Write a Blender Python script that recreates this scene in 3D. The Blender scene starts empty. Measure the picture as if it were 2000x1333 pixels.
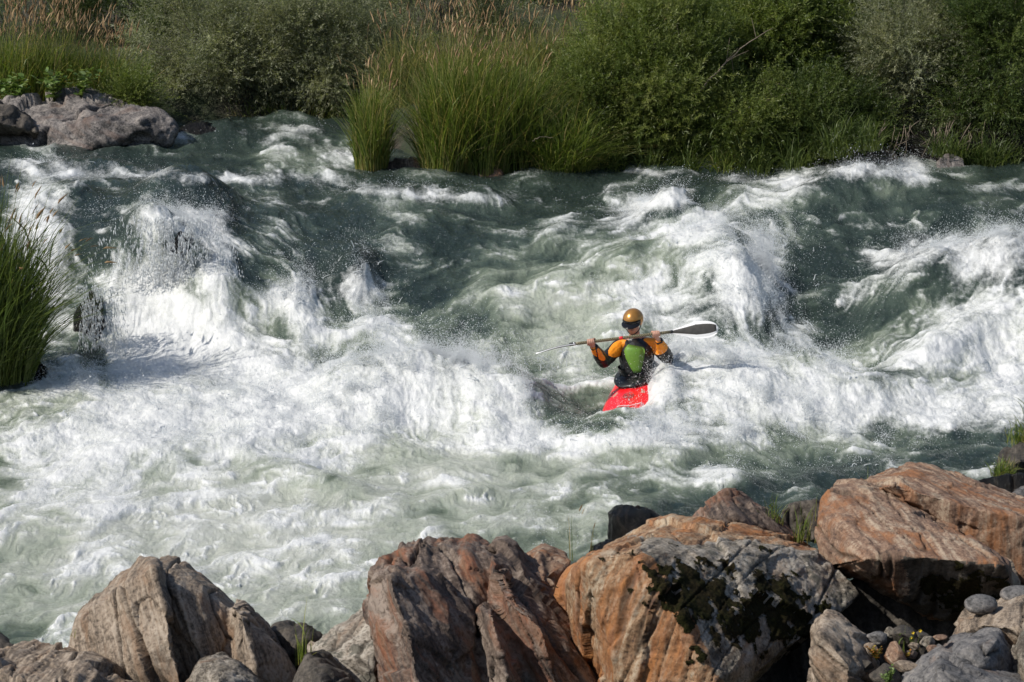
import bpy, bmesh, math, random, time
import numpy as np
from mathutils import Vector, Matrix
T0 = time.time()
D = bpy.data
SC = bpy.context.scene
COL = SC.collection
rng = np.random.default_rng(7)
random.seed(7)

# ------------------------------------------------------------------ camera
CAMZ, PITCH, F = 6.3, math.radians(11.0), 5671.0
CP, SP = math.cos(PITCH), math.sin(PITCH)

def ray(px, py):
    a = (np.asarray(px, float) - 1000.0) / F
    b = (np.asarray(py, float) - 666.5) / F
    return a, CP - b * SP, -SP - b * CP          # direction with forward component 1

def P(px, py, Y):
    """world point seen at pixel (px, py) whose distance ahead is Y"""
    dx, dy, dz = ray(px, py)
    t = Y / dy
    return Vector((float(dx * t), float(Y), float(CAMZ + dz * t)))

def PZ(px, py, z):
    dx, dy, dz = ray(px, py)
    t = (z - CAMZ) / dz
    return dx * t, dy * t

def proj(x, y, z):
    zc = z - CAMZ
    d = y * CP - zc * SP
    return 1000 + F * x / d, 666.5 - F * (y * SP + zc * CP) / d

cam_d = D.cameras.new("camera"); cam = D.objects.new("camera", cam_d); COL.objects.link(cam)
cam.location = (0, 0, CAMZ); cam.rotation_euler = (math.pi / 2 - PITCH, 0, 0)
cam_d.sensor_width = 36; cam_d.lens = 36 * F / 2000
cam_d.clip_start = 0.5; cam_d.clip_end = 2000
cam_d.dof.use_dof = True; cam_d.dof.focus_distance = 29.6; cam_d.dof.aperture_fstop = 9.0
SC.camera = cam

# ------------------------------------------------------------------ light
sdir = Vector((-0.70, -0.30, 0.72)).normalized()
sl = D.lights.new("sun", 'SUN'); sl.energy = 4.5; sl.angle = math.radians(0.5); sl.color = (1.0, 0.95, 0.865)
so = D.objects.new("sun", sl); COL.objects.link(so); so.rotation_euler = sdir.to_track_quat('Z', 'Y').to_euler()
so.location = (-20, -10, 30)
W = D.worlds.new("World"); SC.world = W; W.use_nodes = True
nt = W.node_tree; nt.nodes.clear()
sky = nt.nodes.new('ShaderNodeTexSky'); sky.sky_type = 'NISHITA'; sky.sun_disc = False
sky.sun_elevation = math.asin(sdir.z); sky.sun_rotation = math.atan2(sdir.x, sdir.y)
bg = nt.nodes.new('ShaderNodeBackground'); bg.inputs['Strength'].default_value = 0.10
wo = nt.nodes.new('ShaderNodeOutputWorld')
nt.links.new(sky.outputs[0], bg.inputs[0]); nt.links.new(bg.outputs[0], wo.inputs[0])
SC.view_settings.view_transform = 'Standard'; SC.view_settings.look = 'None'
SC.view_settings.exposure = 0.0; SC.view_settings.gamma = 1.0
SC.render.engine = 'CYCLES'
SC.cycles.max_bounces = 6; SC.cycles.diffuse_bounces = 3; SC.cycles.glossy_bounces = 2
SC.cycles.transmission_bounces = 3; SC.cycles.transparent_max_bounces = 6
SC.cycles.use_denoising = True; SC.cycles.sample_clamp_direct = 12; SC.cycles.sample_clamp_indirect = 4
SC.cycles.caustics_reflective = False; SC.cycles.caustics_refractive = False

# ------------------------------------------------------------------ noise
def _tab(seed, n=1024):
    r = np.random.default_rng(seed)
    return r.permutation(n).astype(np.int64), r.random(n) * 2 * np.pi

def pn2(x, y, seed=0):
    perm, ang = _tab(seed)
    gx, gy = np.cos(ang), np.sin(ang)
    xi = np.floor(x).astype(np.int64); yi = np.floor(y).astype(np.int64)
    fx = x - xi; fy = y - yi
    u = fx * fx * fx * (fx * (fx * 6 - 15) + 10); v = fy * fy * fy * (fy * (fy * 6 - 15) + 10)
    def g(ix, iy, dx, dy):
        h = perm[(perm[ix & 1023] + iy) & 1023]
        return gx[h] * dx + gy[h] * dy
    a = g(xi, yi, fx, fy); b = g(xi + 1, yi, fx - 1, fy)
    c = g(xi, yi + 1, fx, fy - 1); d = g(xi + 1, yi + 1, fx - 1, fy - 1)
    return ((a + (b - a) * u) + ((c + (d - c) * u) - (a + (b - a) * u)) * v) * 1.5

def fbm2(x, y, octs=4, seed=0, gain=0.5, lac=2.03):
    s = 0; a = 1.0; n = 0
    for i in range(octs):
        s = s + a * pn2(x * lac ** i + 17.3 * i, y * lac ** i - 9.1 * i, seed + i); n += a; a *= gain
    return s / n

def billow2(x, y, octs=3, seed=0, gain=0.5):
    s = 0; a = 1.0; n = 0
    for i in range(octs):
        s = s + a * np.abs(pn2(x * 2.1 ** i + 7.7 * i, y * 2.1 ** i + 3.1 * i, seed + i)); n += a; a *= gain
    return s / n * 2 - 0.5

def pn3(p, seed=0):
    perm, _ = _tab(seed)
    r = np.random.default_rng(seed + 99); G = r.normal(size=(1024, 3)); G /= np.linalg.norm(G, axis=1)[:, None]
    pi = np.floor(p).astype(np.int64); f = p - pi
    w = f * f * f * (f * (f * 6 - 15) + 10)
    out = 0
    for dx in (0, 1):
        for dy in (0, 1):
            for dz in (0, 1):
                h = perm[(perm[(perm[(pi[:, 0] + dx) & 1023] + pi[:, 1] + dy) & 1023] + pi[:, 2] + dz) & 1023]
                d = f - np.array([dx, dy, dz])
                wt = (w[:, 0] if dx else 1 - w[:, 0]) * (w[:, 1] if dy else 1 - w[:, 1]) * (w[:, 2] if dz else 1 - w[:, 2])
                out = out + wt * (G[h] * d).sum(1)
    return out * 1.5

def fbm3(p, octs=4, seed=0, gain=0.5):
    s = 0; a = 1.0; n = 0
    for i in range(octs):
        s = s + a * pn3(p * 2.03 ** i + 5.3 * i, seed + i); n += a; a *= gain
    return s / n

def sstep(x, a, b):
    t = np.clip((x - a) / (b - a), 0, 1)
    return t * t * (3 - 2 * t)

# ------------------------------------------------------------------ objects
def mesh_np(name, verts, faces, smooth=True, attrs=None, mats=(), mat_idx=None):
    """faces: (n,3) or (n,4) int array, or list of such arrays"""
    me = D.meshes.new(name)
    verts = np.asarray(verts, np.float32)
    fl = faces if isinstance(faces, list) else [faces]
    fl = [np.asarray(f, np.int32) for f in fl if len(f)]
    loops = np.concatenate([f.ravel() for f in fl])
    sizes = np.concatenate([np.full(len(f), f.shape[1], np.int32) for f in fl])
    starts = np.concatenate([[0], np.cumsum(sizes)[:-1]]).astype(np.int32)
    me.vertices.add(len(verts)); me.vertices.foreach_set('co', verts.ravel())
    me.loops.add(len(loops)); me.loops.foreach_set('vertex_index', loops)
    me.polygons.add(len(sizes)); me.polygons.foreach_set('loop_start', starts)
    try: me.polygons.foreach_set('loop_total', sizes)
    except Exception: pass
    if smooth: me.polygons.foreach_set('use_smooth', np.ones(len(sizes), bool))
    if mat_idx is not None: me.polygons.foreach_set('material_index', np.asarray(mat_idx, np.int32))
    for m in mats: me.materials.append(m)
    for k, v in (attrs or {}).items():
        v = np.asarray(v, np.float32)
        if v.ndim == 1:
            a = me.attributes.new(k, 'FLOAT', 'POINT'); a.data.foreach_set('value', v)
        else:
            a = me.attributes.new(k, 'FLOAT_VECTOR', 'POINT'); a.data.foreach_set('vector', v.ravel())
    me.update(calc_edges=True); me.validate()
    return me

def link(name, me, parent=None, loc=None):
    o = D.objects.new(name, me); COL.objects.link(o)
    if parent is not None: o.parent = parent
    if loc is not None: o.location = loc
    return o

def tag(o, label=None, cat=None, group=None, kind=None):
    if label: o['label'] = label
    if cat: o['category'] = cat
    if group: o['group'] = group
    if kind: o['kind'] = kind
    return o

def empty(name, loc, label, cat, group=None):
    o = D.objects.new(name, None); COL.objects.link(o); o.location = loc
    o.empty_display_size = 0.1
    return tag(o, label, cat, group)

# ------------------------------------------------------------------ material helpers
class NT:
    def __init__(s, name):
        s.m = D.materials.new(name); s.m.use_nodes = True; s.t = s.m.node_tree; s.t.nodes.clear()
        s.out = s.t.nodes.new('ShaderNodeOutputMaterial')
        s.b = s.t.nodes.new('ShaderNodeBsdfPrincipled'); s.l(s.b.outputs[0], s.out.inputs[0])
    def n(s, typ, **kw):
        x = s.t.nodes.new(typ)
        for k, v in kw.items(): setattr(x, k, v)
        return x
    def l(s, a, b): s.t.links.new(a, b)
    def val(s, sock, v):
        if hasattr(v, 'links') or hasattr(v, 'is_linked'): s.l(v, sock)
        else:
            if isinstance(v, tuple) and len(v) == 3 and sock.type == 'RGBA': v = (*v, 1)
            sock.default_value = v
    def attr(s, name):
        a = s.n('ShaderNodeAttribute'); a.attribute_name = name; return a
    def noise(s, vec, scale, detail=4, rough=0.55, dist=0.0):
        x = s.n('ShaderNodeTexNoise'); s.val(x.inputs['Scale'], scale); x.inputs['Detail'].default_value = detail
        x.inputs['Roughness'].default_value = rough; x.inputs['Distortion'].default_value = dist
        if vec is not None: s.l(vec, x.inputs['Vector'])
        return x.outputs['Fac']
    def vmul(s, vec, v):
        x = s.n('ShaderNodeVectorMath', operation='MULTIPLY'); s.l(vec, x.inputs[0]); x.inputs[1].default_value = v; return x.outputs[0]
    def math(s, op, a, b=0.0, clamp=False):
        x = s.n('ShaderNodeMath', operation=op, use_clamp=clamp); s.val(x.inputs[0], a); s.val(x.inputs[1], b); return x.outputs[0]
    def ramp(s, fac, stops, interp='LINEAR'):
        x = s.n('ShaderNodeValToRGB'); x.color_ramp.interpolation = interp; e = x.color_ramp.elements
        while len(e) < len(stops): e.new(0.5)
        for i, (p, c) in enumerate(stops):
            e[i].position = p; e[i].color = (*c, 1) if isinstance(c, tuple) else (c, c, c, 1)
        s.l(fac, x.inputs[0]); return x.outputs[0]
    def mix(s, fac, a, b, blend='MIX'):
        x = s.n('ShaderNodeMix', data_type='RGBA', blend_type=blend)
        s.val(x.inputs[0], fac); s.val(x.inputs[6], a); s.val(x.inputs[7], b); return x.outputs[2]
    def bump(s, h, strength=0.5, dist=0.02, normal=None):
        x = s.n('ShaderNodeBump'); s.l(h, x.inputs['Height']); s.val(x.inputs['Strength'], strength)
        x.inputs['Distance'].default_value = dist
        if normal is not None: s.l(normal, x.inputs['Normal'])
        return x.outputs[0]
    def set(s, **kw):
        for k, v in kw.items(): s.val(s.b.inputs[k.replace('_', ' ')], v)
        return s

def simple_mat(name, col, rough=0.5, spec=0.5, metal=0.0, vary=0.12, scale=30.0, bump=0.0, coat=0.0):
    m = NT(name); tc = m.n('ShaderNodeTexCoord')
    f = m.noise(tc.outputs['Object'], scale, 3)
    lo = tuple(c * (1 - vary) for c in col); hi = tuple(min(1, c * (1 + vary)) for c in col)
    m.set(Base_Color=m.ramp(f, [(0.3, lo), (0.7, hi)]), Roughness=rough, Metallic=metal)
    m.b.inputs['Specular IOR Level'].default_value = spec
    m.b.inputs['Coat Weight'].default_value = coat
    if bump: m.set(Normal=m.bump(f, bump, 0.01))
    return m.m
# ------------------------------------------------------------------ water and terrain
_rows = [(215, 1.25), (240, 1.22), (340, 1.12), (420, 1.02), (500, .80), (600, .50), (700, .26), (800, .08), (900, 0), (1330, 0)]
_py = np.arange(150, 1500, 2.0)
_zr = np.interp(_py, [r[0] for r in _rows], [r[1] for r in _rows])
for _ in range(30): _zr[1:-1] = (_zr[:-2] + _zr[1:-1] * 2 + _zr[2:]) / 4
_yy = PZ(1000, _py, _zr)[1]
def zref_y(y): return np.interp(-y, -_yy, _zr)
def v_of_y(y): return np.interp(-y, -_yy, _py)

us = np.concatenate([np.arange(-1500, -80, 12.0), np.arange(-80, 2080, 1.7), np.arange(2080, 3500, 12.0)])
vs = np.concatenate([np.arange(196, 240, 1.6), np.arange(240, 880, 1.25), np.arange(880, 1345, 1.6), np.arange(1345, 1480, 6)])
NU, NV = len(us), len(vs)
U, V = np.meshgrid(us, vs)
Zr = np.interp(V, _py, _zr)
X, Y = PZ(U, V, Zr)

def G(pu, pv, u, v, ru, rv, rot=0.0, pw=1.0):
    a = math.radians(rot); c, s = math.cos(a), math.sin(a)
    du, dv = pu - u, pv - v
    p = (du * c - dv * s) / ru; q = (du * s + dv * c) / rv     # rot: counter-clockwise in the picture
    return np.exp(-(p * p + q * q) ** pw)

# waves standing in the river: crest pixel, radii, tilt, height (m)
BUMPS = [
 (330, 455, 75, 52, 0, .40), (280, 580, 95, 44, 10, .54), (400, 440, 60, 40, -10, .25), (130, 430, 80, 45, 0, .28),
 (420, 620, 90, 50, -30, .20), (580, 600, 58, 42, 0, .36), (690, 560, 46, 44, 0, .42), (640, 690, 60, 30, 10, -.14),
 (870, 770, 190, 40, -4, .34), (1020, 790, 90, 40, 0, .16), (700, 790, 90, 40, 0, .18), (480, 800, 120, 45, 0, .14),
 (1120, 790, 80, 40, 10, -.16), (1090, 700, 90, 60, 20, -.10),
 (1420, 770, 150, 55, -10, .36), (1600, 745, 90, 48, -15, .30), (1300, 880, 190, 30, 0, .13),
 (1440, 560, 90, 60, -30, .42), (1280, 520, 160, 40, 8, .30), (1315, 420, 48, 22, 0, .28), (1080, 470, 90, 30, 0, .10),
 (1740, 392, 150, 30, 0, .38), (1620, 400, 90, 20, 8, .16), (1460, 385, 120, 18, 0, .12), (1880, 420, 90, 20, 0, .10),
 (1620, 640, 110, 60, 20, -.34), (1540, 560, 70, 50, 0, -.20), (1800, 560, 80, 45, 0, .40), (1960, 545, 90, 50, 10, .48),
 (1860, 700, 190, 40, 28, .20), (2050, 620, 90, 60, 0, .30), (1700, 690, 90, 30, 35, -.14),
 (560, 345, 160, 16, 0, .08), (200, 345, 130, 14, 0, .16), (640, 300, 120, 18, -10, .12), (440, 262, 60, 14, 0, .18),
 (760, 395, 130, 16, 0, .12), (950, 395, 90, 14, 0, .08), (250, 385, 120, 16, 0, .10),
 (300, 900, 240, 26, 8, .12), (620, 950, 150, 26, -15, .14), (820, 900, 110, 26, -15, .12), (150, 1010, 200, 20, 10, .07),
 (560, 1020, 200, 18, 8, .07), (900, 980, 150, 16, 10, .06), (1440, 950, 60, 20, 0, .10), (1620, 930, 60, 20, 0, .06),
 (700, 505, 120, 40, -20, .10), (1185, 785, 45, 30, 0, -.09), (1300, 790, 36, 36, 0, .24), (1210, 845, 70, 24, 0, .15),
]
H = np.zeros_like(U)
for (bu, bv, ru, rv, rot, amp) in BUMPS: H += amp * G(U, V, bu, bv, ru, rv, rot)
# the ledge on the left: the pool is held up behind it
led = sstep(U, -200, 60) * (1 - sstep(U, 430, 640))
vl = 590 - 40 * np.sin(U / 90.0)
H += led * .42 * (1 - sstep(V, vl - 26, vl + 34)) * sstep(V, 330, 520)
H -= led * .10 * G(U, V, 250, 690, 260, 60)
# shallow over the banks
chop = .075 * fbm2(X * .55, Y * .38, 3, 11) + .055 * fbm2(X * 1.5 + 3, Y * 1.0, 3, 21)
calm = 1 - .75 * G(U, V, 1150, 350, 230, 16) - .5 * G(U, V, 1980, 340, 120, 20)
H += chop * 2.0 * calm * (1 - .45 * sstep(V, 850, 960))
pu, pv = proj(X, Y, Zr + H)

# flow field in reference picture directions
FL = [(300, 330, 1, .03, 300), (700, 280, .9, .35, 160), (100, 480, -.1, 1, 90), (250, 520, -.25, 1, 90), (380, 460, .45, .9, 70), (430, 600, .8, .6, 110),
      (590, 480, .8, .45, 130), (580, 590, -.3, 1, 60), (690, 560, .1, 1, 60), (850, 560, .9, -.35, 160), (850, 440, 1, .25, 150), (650, 700, .7, -.7, 60),
      (850, 740, .2, 1, 130), (300, 720, .6, .8, 150), (1050, 640, 1, -.25, 120), (1250, 560, 1, -.25, 170), (1440, 540, .5, .9, 80),
      (1300, 420, 1, -.3, 130), (1700, 380, 1, .15, 150), (1700, 450, 1, .2, 150), (1580, 520, .9, .3, 90), (1700, 610, .8, -.62, 110), (1900, 520, .7, -.6, 110),
      (1900, 680, .9, -.4, 150), (1500, 720, .7, .6, 130), (1300, 780, .9, -.4, 110), (1130, 790, 1, -.15, 110), (1700, 820, 1, .1, 200), (1700, 920, 1, .0, 250),
      (1200, 900, 1, .12, 200), (900, 900, 1, .35, 150), (300, 850, 1, -.22, 250), (250, 1000, 1, -.2, 300), (700, 1050, 1, -.22, 250), (1050, 1000, 1, -.3, 200), (200, 1200, 1, -.38, 250)]
fu = np.full(U.shape, 1e-3); fv = np.zeros_like(U)
for (cu, cv, dx, dy, r) in FL:
    w = 1.0 / (((pu - cu) ** 2 + (pv - cv) ** 2) / (r * r) + .15) ** 2.2
    n_ = math.hypot(dx, dy); fu += w * dx / n_; fv += w * dy / n_
psi = fbm2(pu / 150, pv / 75, 3, 31)
cu_ = np.gradient(psi, axis=0) / np.gradient(vs)[:, None]; cv_ = -np.gradient(psi, axis=1) / np.gradient(us)[None, :]
nn = np.hypot(fu, fv) + 1e-9; fu /= nn; fv /= nn
fu += cu_ * 38; fv += cv_ * 38
nn = np.hypot(fu, fv) + 1e-9; fu /= nn; fv /= nn
stepu = np.gradient(us)[None, :]; stepv = np.gradient(vs)[:, None]
gi, gj = np.meshgrid(np.arange(NU, dtype=np.float32), np.arange(NV, dtype=np.float32))
su = (fu / stepu).astype(np.float32); sv = (fv / stepv).astype(np.float32)

def samp(A, i, j):
    i = np.clip(i, 0, NU - 1.001); j = np.clip(j, 0, NV - 1.001)
    a = i.astype(np.int32); b = j.astype(np.int32); fi = i - a; fj = j - b
    R = A.ravel(); k = b * NU + a
    return (R[k] * (1 - fi) + R[k + 1] * fi) * (1 - fj) + (R[k + NU] * (1 - fi) + R[k + NU + 1] * fi) * fj

def lic(A, n, step):
    acc = A.copy(); wsum = 1.0
    for sgn in (1, -1):
        i = gi.copy(); j = gj.copy()
        for k in range(n):
            w = 1 - (k + 1) / (n + 1)
            ai = samp(su, i, j); aj = samp(sv, i, j)
            i = i + sgn * step * ai; j = j + sgn * step * aj
            acc = acc + w * samp(A, i, j); wsum += w
    acc /= wsum
    return acc
def norm(A):
    return (A - A.mean()) / A.std()
wn = rng.normal(size=U.shape).astype(np.float32)
def blur(A, n):
    for _ in range(n):
        A = A.copy()
        A[1:-1] = (A[:-2] + 2 * A[1:-1] + A[2:]) / 4
        A[:, 1:-1] = (A[:, :-2] + 2 * A[:, 1:-1] + A[:, 2:]) / 4
    return A
S1 = norm(lic(blur(wn, 1), 9, 1.5))                 # fine streaks
S2 = norm(lic(blur(rng.normal(size=U.shape).astype(np.float32), 9), 14, 3.0))   # broader streaks
B1 = fbm2(pu / 120 + .3 * psi, pv / 60, 5, 41, .6).astype(np.float32)
S3 = norm(lic(B1, 10, 4.0))
print('lic', time.time() - T0)

# white water, by place: pixel, radii, tilt, amount
FOAM = [
 (130, 330, 150, 20, 0, .7), (350, 345, 200, 13, 0, .55), (560, 350, 150, 12, 0, .45), (610, 290, 110, 35, -10, .45), (720, 320, 70, 20, -10, .35), (640, 250, 60, 10, 0, .5),
 (780, 375, 160, 14, -4, .55), (880, 385, 60, 16, 0, .5), (500, 270, 50, 16, -15, .3), (960, 385, 80, 14, 0, .35),
 (120, 430, 90, 50, 0, .55), (60, 480, 60, 90, 0, .7), (105, 540, 50, 110, 5, .75), (330, 430, 90, 30, 0, .5), (405, 430, 60, 50, -30, 1.0), (300, 560, 110, 70, 0, 1.0),
 (435, 490, 48, 70, 10, .97), (300, 700, 190, 45, 0, 1.0), (500, 700, 110, 40, 0, .9), (275, 640, 70, 60, 0, .95), (400, 650, 150, 70, -20, 1.0), (330, 500, 60, 30, -40, .3),
 (580, 590, 62, 58, 0, .95), (695, 560, 50, 60, 5, .95), (640, 650, 90, 50, 0, .65), (740, 640, 50, 50, 0, .5), (130, 740, 140, 30, 0, .6),
 (500, 760, 280, 70, 0, 1.0), (850, 740, 210, 52, -2, 1.0), (1010, 800, 90, 70, 0, .85), (750, 810, 300, 60, 0, 1.0), (250, 830, 300, 70, 0, .95), (1000, 860, 150, 30, 0, .8),
 (200, 900, 300, 70, 0, .75), (560, 890, 200, 45, -12, .7), (100, 1000, 200, 40, 10, .55), (420, 1030, 280, 40, 8, .6), (600, 1120, 300, 45, 5, .5), (250, 1130, 240, 40, 5, .4), (150, 950, 200, 30, 0, .5), (450, 960, 300, 16, 10, .65), (500, 1080, 300, 12, 8, .6), (880, 940, 90, 18, 10, .5),
 (740, 1000, 250, 25, 5, .4), (1130, 950, 170, 16, 8, .5), (880, 1030, 160, 20, 10, .35), (1060, 1030, 40, 40, -40, .45), (100, 1250, 90, 30, 20, .5), (640, 1200, 150, 30, 0, .2),
 (1150, 430, 140, 25, 12, .35), (1230, 425, 70, 30, 20, .6), (1310, 390, 42, 28, 20, 1.0), (1200, 480, 130, 40, 10, .45), (1400, 500, 110, 60, -25, .9), (1460, 560, 60, 70, -20, .95), (1290, 560, 130, 45, 5, .6),
 (1320, 620, 150, 60, 0, .8), (1040, 565, 80, 14, 10, .5), (1130, 600, 100, 40, 15, .2), (1490, 480, 40, 40, 0, .35),
 (1260, 340, 60, 7, 0, .7), (1420, 350, 110, 10, 0, .6), (1600, 345, 130, 22, 15, .65), (1700, 330, 70, 20, 0, .7), (1780, 340, 50, 24, -20, .7), (1140, 378, 70, 10, 5, .4), (1520, 390, 120, 22, 12, .45), (1950, 370, 90, 14, 0, .55),
 (1860, 395, 80, 10, -20, .5), (1400, 440, 90, 20, 10, .4), (1700, 440, 120, 10, -10, .22),
 (1760, 500, 80, 38, 10, .75), (1930, 500, 100, 50, 0, .95), (1660, 580, 70, 20, 30, .4), (1900, 620, 150, 60, 30, .8), (1980, 700, 150, 100, 0, .85), (1800, 700, 150, 40, 20, .65), (1560, 660, 70, 30, -20, .75),
 (1450, 740, 170, 70, 0, 1.0), (1600, 790, 260, 60, 0, 1.0), (1850, 800, 200, 45, 0, .9), (1300, 840, 160, 40, 10, .8), (1180, 860, 160, 26, 0, .6), (1420, 860, 150, 26, 0, .6),
 (1390, 930, 50, 24, 0, .6), (1560, 920, 100, 18, 0, .25), (1750, 905, 90, 10, 0, .35), (1260, 920, 120, 18, 0, .35), (1250, 770, 30, 20, 0, .2), (1290, 700, 50, 40, 0, .55), (1302, 765, 40, 34, 0, 1.0), (1240, 815, 60, 14, 0, .5), (1160, 740, 90, 16, 0, .3),
]
DARK = [
 (1115, 800, 80, 36, 0, .95), (1210, 818, 90, 16, 12, .8), (1120, 700, 60, 40, 0, .35), (900, 670, 90, 26, 0, .35), (640, 700, 45, 24, 0, .6), (650, 630, 40, 22, 40, .4), (175, 640, 24, 100, -8, .9), (200, 735, 20, 40, 0, .8), (150, 600, 30, 60, 0, .4), (1215, 775, 45, 22, 0, .8),
 (1570, 590, 70, 70, 0, .7), (1700, 620, 120, 20, 38, .5), (1640, 655, 60, 20, 30, .5), (1800, 560, 80, 12, 35, .45), (1850, 440, 160, 30, 0, .3), (1780, 395, 80, 22, 0, .5), (1600, 460, 140, 30, 0, .3),
 (1700, 895, 330, 18, 0, .45), (1900, 900, 130, 30, 0, .6), (560, 500, 90, 60, 0, .7), (580, 440, 70, 30, 0, .5), (820, 470, 130, 50, 0, .4), (850, 560, 110, 40, 0, .3), (1120, 350, 200, 16, 0, .5),
 (600, 395, 120, 14, 0, .6), (300, 385, 170, 18, 0, .5), (150, 300, 200, 14, 0, .4), (370, 290, 120, 18, 0, .5), (1310, 745, 15, 15, 0, 0), (350, 470, 40, 30, -50, .35), (340, 395, 100, 14, 0, .3), (1420, 670, 30, 30, 0, .1),
 (900, 960, 90, 14, 8, .3), (780, 1010, 110, 12, 8, .3), (1050, 990, 140, 14, 8, .3), (1150, 1050, 160, 30, 0, .3), (700, 920, 60, 18, 0, .2), (60, 1240, 90, 30, 10, .25), (860, 900, 60, 22, -20, .35), (1420, 990, 150, 20, 0, .4), (1600, 950, 130, 20, 0, .3),
]
AER = [   # milky, air-filled green water
 (1150, 600, 230, 90, 10, .75), (1000, 560, 120, 60, 10, .35), (1300, 480, 220, 60, 0, .5), (1120, 690, 120, 50, 0, .5), (420, 1040, 680, 230, 0, 1.0), (950, 950, 260, 90, 0, .55), (250, 800, 420, 120, 0, .7), (300, 1200, 400, 90, 0, .55), (1150, 1040, 200, 40, 0, .3),
 (1500, 760, 330, 120, 0, .6), (1950, 680, 200, 120, 0, .6), (650, 640, 130, 70, 0, .5), (850, 800, 300, 80, 0, .7), (350, 600, 200, 120, 0, .5), (1560, 385, 200, 30, 5, .35), (1790, 400, 90, 26, 0, .3), (600, 300, 140, 40, 0, .35), (900, 400, 180, 24, 0, .2), (1250, 880, 300, 40, 0, .45), (860, 900, 80, 40, 0, .5), (1900, 380, 160, 30, 0, .25),
 (1180, 820, 120, 40, 0, .25), (1700, 870, 250, 30, 0, .2),
]
Fm = np.zeros_like(U); Am = np.zeros_like(U)
wu = pu + 26 * fbm2(pu / 90, pv / 60, 3, 51); wv = pv + 16 * fbm2(pu / 90 + 40, pv / 60, 3, 52)
for f in FOAM: Fm = 1 - (1 - Fm) * (1 - .93 * f[5] * G(wu, wv, *f[:5], pw=1.25))
for f in DARK: Fm = Fm * (1 - .9 * f[5] * G(wu, wv, *f[:5], pw=1.2))
for f in AER: Am = 1 - (1 - Am) * (1 - f[5] * G(wu, wv, *f[:5]))
for f in DARK: Am = Am * (1 - .6 * f[5] * G(wu, wv, *f[:5], pw=1.2))
FL_ = (gj * 0)
# the height of small relief: froth lumps, ripples along the flow
bl = billow2(X * 2.6, Y * 2.0, 4, 61, .55) ; bl2 = billow2(X * 9, Y * 6, 2, 66, .5); bls = billow2(X * 2.6, Y * 2.0, 2, 61, .4); fz = fbm2(X * 16, Y * 9, 3, 68, .7); fz2 = np.abs(fbm2(X * 30, Y * 16, 2, 69, .7))
ridg = 1 - np.abs(S2) * .8
nf = fbm2(X * 3.5, Y * 2.2, 4, 71, .6)
loose = 1 - .75 * sstep(Fm, .55, 1)
foam = Fm * 1.02 - .10 + loose * (.19 * S3 + .13 * S2) + (.055 - .03 * sstep(Fm, .5, .9)) * S1 + .16 * nf
foam = foam + .10 * (chop / .08) * (1 - Fm) * .5
# small white caps scattered over the open water
caps = fbm2(pu / 34 + .4 * S3, pv / 14, 4, 77, .55)
foam = foam + sstep(caps + .16 * S2, .12, .62) * .62 * (.5 + .6 * Am) * calm
foam = np.clip(foam, 0, 1)
aer = np.clip(Am * 1.05 + .05 + (1 - .5 * Am) * .13 * S3 + .08 * S2 + .04 * S1 + .12 * fbm2(pu / 70, pv / 35, 3, 81), 0, 1)
fs = sstep(foam, .25, .9)
turb = np.clip(Fm * 1.3, 0, 1)
calmfg = 1 - .6 * sstep(V, 860, 960)
H2 = H + turb * calmfg * (.026 * bls + .006 * bl2 + .007 * fz) + (1 - turb) * (.013 * S3 + .007 * S2 + (1 - .7 * sstep(V, 850, 950)) * (.008 * fz + .012 * fbm2(X * 6, Y * 5, 3, 67, .6))) + .0012 * fs * S2 + .0020 * S1 * (1.2 - .6 * fs) + .005 * fz + fs * .012
edge = sstep(foam, .3, .6) * (1 - sstep(foam, .8, 1)); 
ZZ = Zr + H2
# froth leans and curls: sideways push from the slope-free noise
XX = X + turb * .03 * fbm2(X * 3, Y * 2, 2, 91); YY = Y + turb * .05 * fbm2(X * 3 + 9, Y * 2, 2, 92)
ti = np.arange(NV - 1)[:, None] * NU + np.arange(NU - 1)[None, :]
quads = np.stack([ti, ti + NU, ti + NU + 1, ti + 1], -1).reshape(-1, 4)

def water_material():
    m = NT("river_water"); geo = m.n('ShaderNodeNewGeometry'); pos = geo.outputs['Position']
    fa = m.attr('foam').outputs['Fac']; ae = m.attr('aer').outputs['Fac']
    n1 = m.noise(m.vmul(pos, (1, .45, 1)), 26, 6, .65); n2 = m.noise(pos, 90, 4, .7)
    n3 = m.noise(pos, 210, 3, .75)
    jit = m.math('ADD', m.math('MULTIPLY', m.math('SUBTRACT', n1, .5), .70), m.math('MULTIPLY', m.math('SUBTRACT', n2, .5), .60))
    jit = m.math('ADD', jit, m.math('MULTIPLY', m.math('SUBTRACT', n3, .5), .35))
    jit = m.math('MULTIPLY', jit, m.math('SUBTRACT', 1.65, m.math('MULTIPLY', fa, .95)))
    f2 = m.math('ADD', fa, jit, True)
    body = m.ramp(ae, [(0, (.028, .044, .037)), (.22, (.068, .095, .074)), (.45, (.19, .23, .17)), (.68, (.44, .48, .39)), (1, (.62, .64, .56))])
    white = m.ramp(m.noise(pos, 7, 5, .6), [(.3, (.65, .66, .66)), (.6, (.785, .79, .78))])
    ff = m.ramp(f2, [(.12, 0.0), (.40, .34), (.62, .72), (.92, 1.0)])
    col = m.mix(ff, body, white)
    ro = m.math('ADD', m.math('MULTIPLY', ff, .28), .06)
    m.set(Base_Color=col, Roughness=ro, IOR=1.33)
    inv = m.math('SUBTRACT', 1.0, ff); b1 = m.bump(n1, m.math('ADD', m.math('MULTIPLY', inv, .35), .30), .035); b2 = m.bump(n2, m.math('ADD', m.math('MULTIPLY', inv, .5), .42), .018, b1); b3 = m.bump(n3, m.math('SUBTRACT', .7, m.math('MULTIPLY', ff, .4)), .008, b2)
    m.set(Normal=b3)
    return m.m
MW = water_material()
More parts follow.
